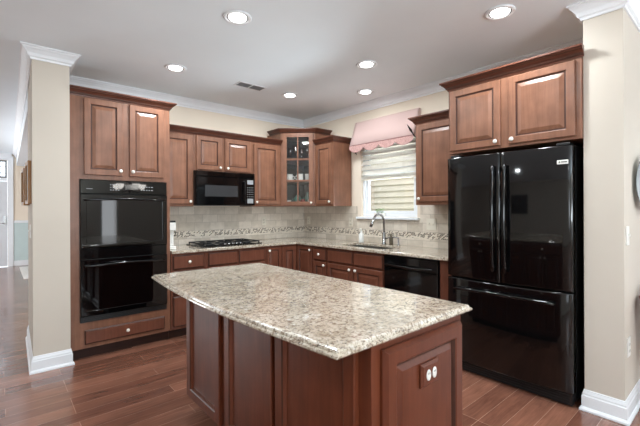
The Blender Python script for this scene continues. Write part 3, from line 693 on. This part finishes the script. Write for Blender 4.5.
# --- faucet and things around the sink
fx, fy = -0.115, -1.655
fa = thing('faucet', 'gooseneck pull-down kitchen faucet rising behind the sink', 'faucet', (fx, fy, 0.915))
B().lathe([(0.030, 0), (0.030, 0.008), (0.022, 0.014), (0.021, 0.13), (0.017, 0.145)], seg=20).done('base', CHROME, fa)
R = 0.095; pts = [(0, 0, 0.145), (0, 0, 0.26)] + [(-R + R * math.cos(a), 0, 0.262 + R * math.sin(a)) for a in [PI * k / 14 for k in range(1, 13)]]
B().tube(pts, 0.0125, 12).done('neck', CHROME, fa)
p0 = Vector(pts[-1]); dr_ = (Vector(pts[-1]) - Vector(pts[-2])).normalized()
B().tube([p0, p0 + dr_ * 0.03, p0 + dr_ * 0.10], [0.014, 0.017, 0.018], 12).done('spray_head', CHROME, fa)
B().tube([(0, -0.02, 0.07), (0, -0.045, 0.075), (-0.01, -0.10, 0.095)], [0.011, 0.009, 0.006]).done('lever', CHROME, fa)
sd_ = thing('soap_dispenser', 'slim metal pump dispenser right of the faucet', 'soap dispenser', (-0.11, -1.86, 0.915))
B().lathe([(0.019, 0), (0.019, 0.006), (0.010, 0.012), (0.009, 0.075)]).done('post', CHROME, sd_)
B().tube([(0, 0, 0.075), (0, 0, 0.088), (0, 0.06, 0.092), (0, 0.09, 0.085)], 0.007).done('spout', CHROME, sd_)
bo = thing('soap_bottle', 'clear white soap bottle with pump left of the faucet', 'bottle', (-0.125, -1.30, 0.915))
B().lathe([(0.030, 0), (0.032, 0.01), (0.032, 0.10), (0.013, 0.125), (0.013, 0.135)]).done('bottle', PLASTW, bo)
B().lathe([(0.012, 0.1355), (0.012, 0.15), (0.004, 0.15), (0.004, 0.172)]).tube([(0, 0, 0.17), (-0.035, 0, 0.168)], 0.005).done('pump', PLASTW, bo)
tb = B().lathe([(0.022, 0), (0.022, 0.08), (0.012, 0.10), (0.012, 0.13), (0.001, 0.13)]).done('small_bottle', plain('amber_bottle', srgb(104, 96, 82), 0.2))
tb.location = (-0.085, -1.735, 0.915); tag(tb, 'small brownish bottle close against the right of the faucet', 'bottle')
pp = thing('potted_plant', 'small white pot with green sprigs on the kitchen window sill', 'plant', (-0.008, -1.50, 1.2345))
B().loft([[(-0.025, -0.065, 0), (0.025, -0.065, 0), (0.025, 0.065, 0), (-0.025, 0.065, 0)], [(-0.032, -0.075, 0.05), (0.032, -0.075, 0.05), (0.032, 0.075, 0.05), (-0.032, 0.075, 0.05)]]).done('pot', CERAM, pp, bev=0.004)
lv = B()
for k in range(70):
    a = random.uniform(0, 2 * PI); y_ = random.uniform(-0.06, 0.06); x_ = random.uniform(-0.018, 0.018); z_ = 0.05 + random.uniform(0.0, 0.045); s_ = random.uniform(0.010, 0.018)
    c0 = Vector((x_, y_, z_)); d = Vector((math.cos(a) * 0.6, math.sin(a), random.uniform(0.1, 0.9))).normalized(); sd2 = d.cross(Vector((0, 0, 1))).normalized()
    vs = [lv.bm.verts.new(c0), lv.bm.verts.new(c0 + d * s_ * 0.6 + sd2 * s_ * 0.4), lv.bm.verts.new(c0 + d * s_ * 1.3), lv.bm.verts.new(c0 + d * s_ * 0.6 - sd2 * s_ * 0.4)]
    lv.bm.faces.new(vs)
for k in range(9): lv.tube([(0, -0.05 + k * 0.0125, 0.045), (0.004, -0.05 + k * 0.0125, 0.085)], 0.0015, 5)
lv.done('leaves', GREEN, pp)

# --- cooktop
ck = thing('cooktop', 'black gas cooktop set into the counter under the microwave', 'cooktop', (-1.86, -0.545, 0.915))
B().box(0, 0, 0.0, 0.765, 0.475, 0.012).done('surface', BLACK, ck, bev=0.003)
for i, gx in enumerate((0.02, 0.262, 0.504)):
    g = B(); x1_ = gx + 0.238; z = 0.026
    for yy in (0.03, 0.235, 0.44): g.box(gx, yy, z, x1_, yy + 0.012, z + 0.012)
    for xx in (gx, gx + 0.113, x1_ - 0.012): g.box(xx, 0.03, z + 0.0002, xx + 0.012, 0.452, z + 0.0122)
    for xx in (gx, x1_ - 0.012):
        for yy in (0.03, 0.44): g.box(xx, yy, 0.0125, xx + 0.012, yy + 0.012, z)
    g.done('grate', IRON, ck)
for bx_, by_ in ((0.14, 0.13), (0.14, 0.34), (0.382, 0.34), (0.625, 0.13), (0.625, 0.34)):
    B().lathe([(0.045, 0.0125), (0.042, 0.02), (0.03, 0.022), (0.03, 0.028), (0.001, 0.029)], (bx_, by_, 0)).done('burner', IRON, ck)
for k in range(5):
    B().lathe([(0.019, 0.0125), (0.018, 0.028), (0.014, 0.032), (0.001, 0.033)], (0.28 + k * 0.05, 0.03 + 0.0, 0.0)).done('knob', CHROME, ck)

# --- counter appliance beside the oven tower
ap = thing('can_opener', 'tall slim white appliance on the counter against the oven tower', 'appliance', (-2.165, -0.44, 0.915))
B().box(-0.055, -0.05, 0.0, 0.035, 0.06, 0.035).box(-0.055, 0.0, 0.035, 0.028, 0.055, 0.30).done('body', PLASTW, ap, bev=0.006)
B().box(-0.055, -0.045, 0.20, 0.036, 0.058, 0.285).done('head', PLASTW, ap, bev=0.006)
B().box(-0.05, -0.04, 0.2855, 0.034, 0.05, 0.305).done('top_cap', BLACKM, ap, bev=0.003)
B().tube([(0.03, -0.02, 0.199), (0.04, -0.02, 0.17), (0.03, -0.02, 0.135)], 0.004).done('lever', BLACKM, ap)

# --- refrigerator (front faces local -y)
fr = thing('refrigerator', 'large glossy black French-door refrigerator with bottom freezer', 'refrigerator', (-0.70, -2.812, 0), EAST)
FW = 0.908
B().box(0.003, 0.075, 0.03, FW - 0.003, 0.68, 1.762).box(0.05, 0.09, 0.0005, FW - 0.05, 0.6, 0.03).done('body', BLACKM, fr)
def bowed(x0, x1, z0, z1, bow=0.035, wfull=(0, FW)):
    b = B(); n = 14; y = lambda x: 0.012 - bow * (1 - ((x - (wfull[0] + wfull[1]) / 2) / ((wfull[1] - wfull[0]) / 2)) ** 2) ; rings = []
    xs_ = [x0 + (x1 - x0) * k / n for k in range(n + 1)]
    r_ = 0.008
    top = []
    front = [(x, y(x)) for x in xs_]
    front[0] = (x0, front[0][1] + r_); front[-1] = (x1, front[-1][1] + r_); front.insert(1, (x0 + r_ * 0.4, y(x0) + r_ * 0.25)); front.insert(-1, (x1 - r_ * 0.4, y(x1) + r_ * 0.25))
    poly = front + [(x1, 0.070), (x0, 0.070)]
    for z, ins in ((z0, 0.006), (z0 + 0.004, 0.001), (z0 + 0.008, 0), (z1 - 0.008, 0), (z1 - 0.004, 0.001), (z1, 0.006)):
        rings.append([(px_, py_ + (ins if py_ < 0.069 else 0), z) for px_, py_ in poly])
    b.loft(rings)
    for f in b.bm.faces:
        f.smooth = len(f.verts) == 4 and abs(f.calc_center_median().y) < 0.06
    return b
fd1 = bowed(0.0, 0.449, 0.778, 1.757).done('door', FRIDGEB, fr)
fd2 = bowed(0.455, FW, 0.778, 1.757).done('door', FRIDGEB, fr)
fd3 = bowed(0.0, FW, 0.098, 0.765).done('freezer_drawer', FRIDGEB, fr)
gr = B().box(0.01, 0.03, 0.012, FW - 0.01, 0.074, 0.094)
for k in range(4): gr.box(0.03, 0.026, 0.022 + k * 0.017, FW - 0.03, 0.0295, 0.030 + k * 0.017)
gr.done('kick_grille', BLACKM, fr)
for hx in (0.02, FW - 0.10): B().box(hx, 0.03, 1.7625, hx + 0.08, 0.12, 1.780).done('hinge_cover', BLACKM, fr, bev=0.004)
for par, hx in ((fd1, 0.408), (fd2, 0.495)):
    pts = [(hx, -0.05 - 0.022 * math.sin(PI * k / 20), 0.86 + 0.80 * k / 20) for k in range(21)]
    B().tube(pts, 0.0135, 12).tube([(hx, -0.018, 0.885), (hx, -0.055, 0.885)], 0.012).tube([(hx, -0.018, 1.635), (hx, -0.055, 1.635)], 0.012).done('handle', BLACK, par)
pts = [(0.09 + 0.72 * k / 20, -0.045 - 0.035 * math.sin(PI * k / 20), 0.690 + 0.012 * math.sin(PI * k / 20)) for k in range(21)]
B().tube(pts, 0.0125, 12).tube([(0.115, -0.010, 0.69), (0.115, -0.052, 0.69)], 0.012).tube([(0.785, -0.010, 0.69), (0.785, -0.052, 0.69)], 0.012).done('handle', BLACK, fd3)
bd = B().box(0.822, -0.003, 1.632, 0.888, 0.004, 1.660).done('badge', PLASTW, fr, bev=0.001); bd.location = (0, -0.0015, 0)
B().lathe([(0.005, -0.0065), (0.005, -0.0048)], (0.838, 0, 1.646), 'y', 12).box(0.848, -0.0062, 1.643, 0.853, -0.0048, 1.650).box(0.855, -0.0062, 1.643, 0.860, -0.0048, 1.650).box(0.862, -0.0062, 1.643, 0.867, -0.0048, 1.650).box(0.869, -0.0062, 1.643, 0.874, -0.0048, 1.650).box(0.876, -0.0062, 1.643, 0.881, -0.0048, 1.650).done('badge_lettering', BLACKM, fr)

# ------------------------------------------------------------------ island
IX0, IX1, IY0, IY1 = -2.60, -2.0, -3.64, -2.035
isl = thing('kitchen_island', 'cherry panelled kitchen island in the middle of the floor', 'island', ((IX0 + IX1) / 2, (IY0 + IY1) / 2, 0))
ox, oy = (IX0 + IX1) / 2, (IY0 + IY1) / 2
def I(b): return b.xf(Matrix.Translation((-ox, -oy, 0)))
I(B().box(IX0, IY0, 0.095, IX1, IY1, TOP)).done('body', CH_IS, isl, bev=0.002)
I(B().box(IX0 + 0.09, IY0 + 0.04, 0.0005, IX1 - 0.06, IY1 - 0.05, 0.0945)).done('toe_kick', TOE, isl)
# long side facing the hall: local x runs towards -world y
ML = Matrix.Translation((IX0 - ox, IY1 - oy, 0)) @ Matrix.Rotation(-PI / 2, 4, 'Z')
def sidepanel(x0, x1, z0, z1, st=0.055):
    b = B().nest(x0, z0, x1, z1, [(0, -0.0008), (0, -0.018), (0.004, -0.023), (st, -0.023), (st + 0.006, -0.019), (st + 0.016, -0.005)], 0, {3: 1})
    b.xf(ML).done('side_panel', [CH_IS, GLAZE_SHADE], isl)
sidepanel(0.004, 0.482, 0.108, 0.868); sidepanel(0.545, 1.015, 0.108, 0.868); sidepanel(1.045, 1.545, 0.108, 0.868)
# end facing the camera side
ME = Matrix.Translation((IX0 - ox, IY0 - oy, 0))
B().nest(0.045, 0.13, 0.575, 0.845, [(0, -0.0008), (0, -0.012), (0.014, -0.028), (0.058, -0.028), (0.064, -0.024), (0.072, -0.010), (0.080, -0.010), (0.098, -0.0225), (0.102, -0.0228)], 0, {4: 1, 5: 1}).xf(ME).done('end_panel', [CH_IS, GLAZE_SHADE], isl)
op = B().nest(0.247, 0.652, 0.367, 0.742, [(0, -0.0236), (0, -0.030), (0.010, -0.038)]).xf(ME).done('outlet_cover', CH_IS, isl)
for cxx in (0.287, 0.327):
    ob_ = B().lathe([(0.0145, -0.0383), (0.0145, -0.0405), (0.011, -0.0415), (0.001, -0.0415)], (0, 0, 0), 'y', 16).xf(Matrix.Translation((cxx, 0, 0.697)) @ Matrix.Diagonal((1, 1, 1.5, 1)))
    ob_.xf(ME).done('receptacle', PLASTW, op)
    B().box(cxx - 0.005, -0.0423, 0.700, cxx - 0.003, -0.0416, 0.707).box(cxx + 0.003, -0.0423, 0.700, cxx + 0.005, -0.0416, 0.707).xf(ME).done('slots', BLACKM, op)
# working side with doors and drawers facing the window wall
MR = Matrix.Translation((IX1 - ox, IY0 - oy, 0)) @ Matrix.Rotation(PI / 2, 4, 'Z')
for k in range(3):
    a0 = 0.02 + k * 0.53; a1 = a0 + 0.505
    dd = B().nest(a0, 0.72, a1, 0.862, [(a, y_ - 0.0008) for a, y_ in DRAW]).xf(MR).done('drawer', [CH_IS, GLAZE_SHADE], isl)
    B().lathe([(0.006, -0.021), (0.006, -0.030), (0.0165, -0.038), (0.004, -0.048)], ((a0 + a1) / 2, 0, 0.79), 'y', 12).xf(MR).done('knob', KNOB, dd)
    for c0, c1, kx in ((a0, (a0 + a1) / 2 - 0.004, (a0 + a1) / 2 - 0.03), ((a0 + a1) / 2 + 0.004, a1, (a0 + a1) / 2 + 0.03)):
        dd = B().nest(c0, 0.13, c1, 0.70, [(a * 0.8, y_ - 0.0008) for a, y_ in RAISED], 0, RMI).xf(MR).done('door', [CH_IS, GLAZE_SHADE], isl)
        B().lathe([(0.006, -0.021), (0.006, -0.030), (0.0165, -0.038), (0.004, -0.048)], (kx, 0, 0.665), 'y', 12).xf(MR).done('knob', KNOB, dd)

# island top with bowed seating edge and stepped ogee edge
tx0, tx1, ty0, ty1 = -2.808, -1.982, -3.687, -1.925
path = [(tx0, ty1), (tx1, ty1), (tx1, ty0), (tx0, ty0)]
path = [(tx1, ty1), (tx1, ty0), (tx0, ty0)] + [(tx0 - 0.050 * math.sin(PI * k / 24), ty0 + (ty1 - ty0) * k / 24) for k in range(1, 24)] + [(tx0, ty1)]
def inset(ps, d):
    n = len(ps); out = []
    for i in range(n):
        p, a, c_ = Vector(ps[i]), Vector(ps[i - 1]), Vector(ps[(i + 1) % n]); d0 = (p - a).normalized(); d1 = (c_ - p).normalized()
        n0, n1 = Vector((d0.y, -d0.x)), Vector((d1.y, -d1.x)); mv = (n0 + n1) / (1 + n0.dot(n1)); out.append(p + mv * d)
    return out
tpb = B(); rings = []
for ins, z in ((0.012, 0.8845), (0.004, 0.8870), (0.0, 0.892), (0.001, 0.898), (0.006, 0.9015), (0.009, 0.902), (0.010, 0.9065), (0.013, 0.9115), (0.019, 0.914), (0.026, 0.9145)):
    rings.append([(p.x, p.y, z) for p in inset(path, ins)])
tpb.loft(rings)
for f in tpb.bm.faces: f.smooth = False
top = tpb.done('island_top', GRAN, None)
tag(top, 'speckled granite slab with bowed long edge on top of the island', 'countertop')

# ------------------------------------------------------------------ window dressing
bl = thing('window_blind', 'half-raised cream slatted blind in the kitchen window', 'blind', (0.012, (WY0 + WY1) / 2, 1.70))
hw = (WY1 - WY0) / 2 - 0.005
sl = B(); z = 0.092
while z < 0.60:
    sl.loft([[(-0.023, s_ * hw, z - 0.0290), (-0.0205, s_ * hw, z - 0.0305), (0.0, s_ * hw, z - 0.001), (0.018, s_ * hw, z + 0.0285), (0.0155, s_ * hw, z + 0.0295), (-0.003, s_ * hw, z + 0.002)] for s_ in (-1, 1)]); z += 0.064
sl.done('slats', BLIND, bl)
st = B()
for k in range(7): st.box(-0.020, -hw, 0.016 + k * 0.0055, 0.014, hw, 0.0195 + k * 0.0055)
st.done('slat_stack', BLIND, bl)
B().box(-0.022, -hw, -0.002, 0.014, hw, 0.0145).done('bottom_rail', PLASTI, bl, bev=0.002)
B().box(-0.022, -hw, 0.622, 0.014, hw, 0.656).done('head_rail', PLASTW, bl)
B().tube([(-0.0235, -0.25, 0.62), (-0.0235, -0.25, 0.0)], 0.0012, 5).tube([(-0.0235, 0.25, 0.62), (-0.0235, 0.25, 0.0)], 0.0012, 5).done('cords', PLASTW, bl)

aw = thing('window_awning', 'pink fabric awning valance with scalloped edge over the kitchen window', 'valance', (0, -1.61, 2.45))
hw = 0.485
ab = B(); n = 20
prof = [(-0.006, 0.0), (-0.035, 0.004), (-0.045, -0.02), (-0.09, -0.15), (-0.150, -0.310), (-0.146, -0.312), (-0.086, -0.152), (-0.040, -0.022), (-0.032, -0.002), (-0.006, -0.006)]
ab.loft([[(x_, -hw + 2 * hw * k / n, z_ + (0.003 * math.sin(k * 1.9) if i in (3, 6) else 0)) for i, (x_, z_) in enumerate(prof)] for k in range(n + 1)], smooth=True)
for s_ in (-1, 1):  # closed sides
    ab.loft([[(-0.006, s_ * hw, -0.004), (-0.035, s_ * hw, 0.002), (-0.148, s_ * hw, -0.310), (-0.006, s_ * hw, -0.310)], [(-0.006, s_ * (hw - 0.003), -0.004), (-0.035, s_ * (hw - 0.003), 0.002), (-0.148, s_ * (hw - 0.003), -0.310), (-0.006, s_ * (hw - 0.003), -0.310)]])
ab.done('canopy', PINK, aw)
vb_ = B(); n = 96; ring = []
for k in range(n + 1):
    y_ = -hw + 2 * hw * k / n; sc = abs(math.sin(PI * 4 * k / n)); zb_ = -0.352 - 0.052 * sc ** 0.7; wv = 0.0015 * math.sin(k * 0.5)
    ring.append([(-0.151 + wv, y_, -0.313), (-0.154 + wv * 1.4, y_, zb_), (-0.151 + wv * 1.4, y_, zb_), (-0.148 + wv, y_, -0.313)])
vb_.loft(ring); vb_.done('scalloped_flap', PINKP, aw)
cd = B().tube([(-0.152, -hw - 0.002, -0.312), (-0.152, hw + 0.002, -0.312)], 0.0035, 6)
for k in range(n): 
    a, c_ = ring[k][1], ring[k + 1][1]; cd.tube([a, c_], 0.0022, 4)
cd.done('piping', plain('dusty_rose_cord', srgb(150, 96, 96), 0.8), aw)
yy = -hw - 0.012
B().tube([(-0.004, yy, -0.36), (-0.08, yy, -0.35), (-0.15, yy, -0.325), (-0.185, yy, -0.296), (-0.215, yy, -0.271), (-0.28, yy, -0.217)], [0.006, 0.006, 0.006, 0.006, 0.014, 0.001], 8).done('spear_bracket', BLACKM, aw)
yy = hw + 0.012
B().tube([(-0.002, yy, -0.405), (-0.025, yy, -0.385), (-0.045, yy, -0.355), (-0.06, yy, -0.325)], [0.003, 0.008, 0.006, 0.005], 8).done('spear_bracket', BLACKM, aw)

# ------------------------------------------------------------------ wall plates
def plate(name, label, cat, loc, rz, wd, ht, kind, mat=PLASTI):
    t = thing(name, label, cat, loc, rz)
    B().nest(-wd / 2, -ht / 2, wd / 2, ht / 2, [(0, -0.0005), (0, -0.0055), (0.004, -0.0063)]).done('cover_plate', mat, t)
    if kind == 'outlet':
        b = B(); s_ = B()
        for zc in (-0.02, 0.02):
            b.lathe([(0.0165, -0.0065), (0.0165, -0.0085), (0.001, -0.0086)], (0, 0, zc), 'y', 16)
            for dx in (-0.006, 0.006): s_.box(dx - 0.0012, -0.0093, zc - 0.004, dx + 0.0012, -0.0088, zc + 0.005)
            s_.lathe([(0.0022, -0.0093), (0.0022, -0.0088)], (0, 0, zc - 0.009), 'y', 8)
        b.done('receptacle', mat, t); s_.done('slots', BLACKM, t)
    else:
        n = kind
        for i in range(n):
            cx_ = (i - (n - 1) / 2) * 0.046
            B().box(cx_ - 0.005, -0.016, -0.004, cx_ + 0.005, -0.0065, 0.012).done('toggle', mat, t)
    return t
plate('outlet', 'ivory outlet on the tiled back wall, right of the cooktop', 'outlet', (-0.735, -0.0085, 1.17), 0, 0.07, 0.115, 'outlet')
plate('outlet', 'ivory outlet on the tiles at the inside corner below the narrow cabinet', 'outlet', (-0.0085, -0.12, 1.165), EAST, 0.07, 0.115, 'outlet')
plate('outlet', 'ivory outlet on the tiles left of the kitchen window sill', 'outlet', (-0.0085, -1.005, 1.16), EAST, 0.07, 0.115, 'outlet')
plate('light_switch', 'wide ivory double switch plate on tiles beside the refrigerator', 'light switch', (-0.0085, -2.225, 1.165), EAST, 0.118, 0.125, 2)
plate('light_switch', 'white switch on the wall beyond the right-hand pillar corner', 'light switch', (-0.545, YP2 - 0.0005, 1.16), 0, 0.075, 0.12, 1, PLASTW)
plate('outlet', 'white outlet low on the wall beyond the right-hand pillar corner', 'outlet', (-0.525, YP2 - 0.0005, 0.45), 0, 0.075, 0.12, 'outlet', PLASTW)
lw = math.atan2(1, 0.023)
plate('light_switch', 'white switch on the hall side of the left wall stub', 'light switch', (XS + 0.023 * 0.36 - 0.001, YS + 0.36, 1.15), -lw, 0.075, 0.12, 2, PLASTW)

# frames hanging on the hall side of the stub
def pic(label, y, z0, z1, wd, dep, mat):
    t = thing('picture_frame', label, 'picture frame', (XS + 0.023 * (y - YS) - 0.0015, y, z0), -lw)
    hgt = z1 - z0; f = B()
    f.box(-wd / 2, -dep, 0, -wd / 2 + 0.03, 0, hgt).box(wd / 2 - 0.03, -dep, 0, wd / 2, 0, hgt).box(-wd / 2 + 0.03, -dep, 0, wd / 2 - 0.03, 0, 0.03).box(-wd / 2 + 0.03, -dep, hgt - 0.03, wd / 2 - 0.03, 0, hgt)
    f.done('frame', mat, t, bev=0.003)
    B().box(-wd / 2 + 0.031, -dep * 0.6, 0.031, wd / 2 - 0.031, -0.001, hgt - 0.031).done('canvas', DARKPIC, t)
pic('golden oak framed picture hanging nearest the left wall corner', -0.30, 1.395, 1.765, 0.30, 0.030, OAK)
pic('golden oak framed picture hanging further along the left hall wall', 0.12, 1.385, 1.735, 0.28, 0.052, OAK)
rg = B().box(0, 0, 0.0006, 0.9, 2.0, 0.012).done('rug', RUGM, bev=0.003); rg.location = (-3.185, 4.7, 0); tag(rg, 'white rug on the hall floor near the front door', 'rug')

# plate hung on the wall at the right edge of the picture
wp = thing('decorative_plate', 'pale blue patterned plate hanging on the wall past the pillar', 'plate', (-0.205, YP2 - 0.042, 1.51), -0.20)
B().lathe([(0.10, -0.001), (0.10, -0.004), (0.186, -0.016), (0.187, -0.019), (0.168, -0.018), (0.10, -0.014), (0.001, -0.013)], (0, 0, 0), 'y', 40).done('plate', plain('pale_blue_glaze', srgb(206, 222, 232), 0.6, spec=0.2, var=0.12, nscale=22), wp)
B().lathe([(0.1873, -0.0165), (0.1895, -0.018), (0.1873, -0.0195)], (0, 0, 0), 'y', 40).done('rim', plain('dark_rim', srgb(70, 74, 70), 0.3), wp)

# wicker basket of pink flowers on a stand
pc = (-0.25, -4.165)
stn = thing('plant_stand', 'round wooden stand carrying the wicker flower basket', 'stand', (pc[0], pc[1], 0))
B().lathe([(0.13, 0.37), (0.135, 0.375), (0.135, 0.395), (0.13, 0.40)], seg=28).done('top', OAK, stn)
for k in range(3):
    a = 2 * PI * k / 3 + 0.6; B().tube([(0.16 * math.cos(a), 0.16 * math.sin(a), 0.008), (0.08 * math.cos(a), 0.08 * math.sin(a), 0.372)], 0.012).done('leg', OAK, stn)
bk = B().lathe([(0.09, 0), (0.10, 0.005), (0.132, 0.13), (0.160, 0.30), (0.172, 0.32), (0.175, 0.335), (0.160, 0.345), (0.150, 0.31), (0.09, 0.02), (0.001, 0.02)], seg=36).done('wicker_basket', WICK)
bk.location = (pc[0], pc[1], 0.401); tag(bk, 'plum brown wicker basket at the right wall, flaring upwards', 'basket')
fl = thing('flower_bunch', 'pink flowers filling the plum wicker basket', 'flowers', (pc[0], pc[1], 0.43))
pb_ = B()
for k in range(42):
    a = random.uniform(0, 2 * PI); r_ = 0.145 * math.sqrt(random.random()); z_ = 0.322 + random.uniform(0.0, 0.05)
    pb_.lathe([(0.004, 0), (0.022, 0.010), (0.026, 0.022), (0.012, 0.016), (0.001, 0.014)], (r_ * math.cos(a), r_ * math.sin(a), z_), seg=8)
pb_.done('petals', PINKF, fl)

# ------------------------------------------------------------------ ceiling lights and vent
LG = 'recessed ceiling lights'
cans = [(-2.292, -0.944, 'recessed ceiling light nearest the oven tower'), (-2.298, -2.156, 'recessed ceiling light above the left end of the island'),
        (-0.962, -0.950, 'recessed ceiling light nearest the glass corner cabinet'), (-0.978, -2.167, 'recessed ceiling light in front of the right window-side cabinets'),
        (-0.379, -1.611, 'recessed ceiling light close to the window above the sink'), (-0.968, -3.375, 'recessed ceiling light in front of the refrigerator cabinet')]
unseen_cans = [(-2.298, -3.375, 'recessed ceiling light above the outlet end of the island'), (-4.6, -2.2, 'added fill light in the ceiling of the hall left of the island'),  # all out of view: first continues the light grid, the rest added for brightness
             (-0.5, -6.2, 'added fill light in the ceiling of the breakfast area beside the chandelier'), (-4.6, -5.5, 'added fill light in the ceiling of the living room corner')]
first = None
for x_, y_, lb in cans + unseen_cans:
    if first is None:
        first = thing('ceiling_light', lb, 'ceiling light', (x_, y_, H), 0, LG)
        B().lathe([(0.076, -0.001), (0.096, -0.001), (0.098, -0.006), (0.090, -0.010), (0.080, -0.010), (0.074, -0.004)], seg=32).done('trim_ring', WHITE, first)
        B().lathe([(0.0735, -0.0035), (0.0735, -0.0065), (0.062, -0.0045), (0.062, -0.0025)], seg=28).done('baffle', GREYB, first)
        B().lathe([(0.0615, -0.003), (0.055, -0.013), (0.035, -0.019), (0.001, -0.021)], seg=28).done('lamp', LAMP, first)
    else: dup(first, (x_, y_, H), label=lb)
    l = bpy.data.lights.new('can_lamp', 'AREA'); l.shape = 'DISK'; l.size = 0.13; l.energy = CAN_POWER * (0.08 if lb.endswith('sink') else 1.0); l.color = (0.90, 0.97, 1.0)
    lo = bpy.data.objects.new('can_lamp', l); COL.objects.link(lo); lo.location = (x_, y_, H - 0.023)
vn = thing('ceiling_vent', 'dark slotted air vent in the ceiling between the lights', 'vent', (-1.48, -0.93, H))
B().box(-0.165, -0.075, -0.006, 0.165, -0.062, -0.0005).box(-0.165, 0.062, -0.006, 0.165, 0.075, -0.0005).box(-0.165, -0.062, -0.006, -0.150, 0.062, -0.0005).box(0.150, -0.062, -0.006, 0.165, 0.062, -0.0005).box(-0.006, -0.062, -0.006, 0.006, 0.062, -0.0005).done('frame', WHITE, vn)
B().box(-0.149, -0.0615, -0.0015, 0.149, 0.0615, -0.0006).done('duct', BLACKM, vn)
vs_ = B()
for side, tilt in ((-1, 1), (1, -1)):
    for k in range(11):
        y_ = -0.056 + k * 0.0105; xa, xb = (-0.149, -0.0065) if side < 0 else (0.0065, 0.149)
        vs_.box(xa, y_, -0.006, xb, y_ + 0.0018 + (0.0040 if side > 0 else 0), -0.0017)
vs_.done('louvers', plain('vent_grey', srgb(120, 120, 122), 0.5), vn)

# ------------------------------------------------------------------ things behind the camera that the gloss surfaces mirror
ch = thing('chandelier', 'chandelier with glowing glass shades hanging in the breakfast area', 'chandelier', (-1.42, -5.5, 1.75))
B().lathe([(0.03, -0.04), (0.02, 0.0), (0.025, 0.08), (0.008, 0.12), (0.006, H - 1.76), (0.05, H - 1.755), (0.06, H - 1.7515)]).done('stem', BLACKM, ch)
for k in range(5):
    a = 2 * PI * k / 5; cx_, cy_ = 0.26 * math.cos(a), 0.26 * math.sin(a)
    B().tube([(0.02 * math.cos(a), 0.02 * math.sin(a), 0.03), (0.15 * math.cos(a), 0.15 * math.sin(a), -0.05), (cx_, cy_, 0.0), (cx_, cy_, 0.02)], 0.007).done('arm', BLACKM, ch)
    B().lathe([(0.02, 0.021), (0.06, 0.06), (0.08, 0.13), (0.076, 0.13), (0.05, 0.06), (0.001, 0.03)], (cx_, cy_, 0)).done('shade', SHADE, ch)
def wallpic(label, y, z0, z1, wd, mat):
    t = thing('wall_picture', label, 'picture', (XL + 0.001, y, z0), PI / 2); hgt = z1 - z0
    B().box(-wd / 2, -0.03, 0, -wd / 2 + 0.04, 0, hgt).box(wd / 2 - 0.04, -0.03, 0, wd / 2, 0, hgt).box(-wd / 2 + 0.04, -0.03, 0, wd / 2 - 0.04, 0, 0.04).box(-wd / 2 + 0.04, -0.03, hgt - 0.04, wd / 2 - 0.04, 0, hgt).done('frame', BLACKM, t)
    B().box(-wd / 2 + 0.041, -0.015, 0.041, wd / 2 - 0.041, -0.001, hgt - 0.041).done('canvas', DARKPIC, t)
wallpic('large dark picture on the living room wall', -1.75, 1.3, 2.1, 0.8, DARKPIC)
wallpic('tall narrow dark picture on the living room wall', -0.75, 0.7, 2.1, 0.40, DARKPIC)
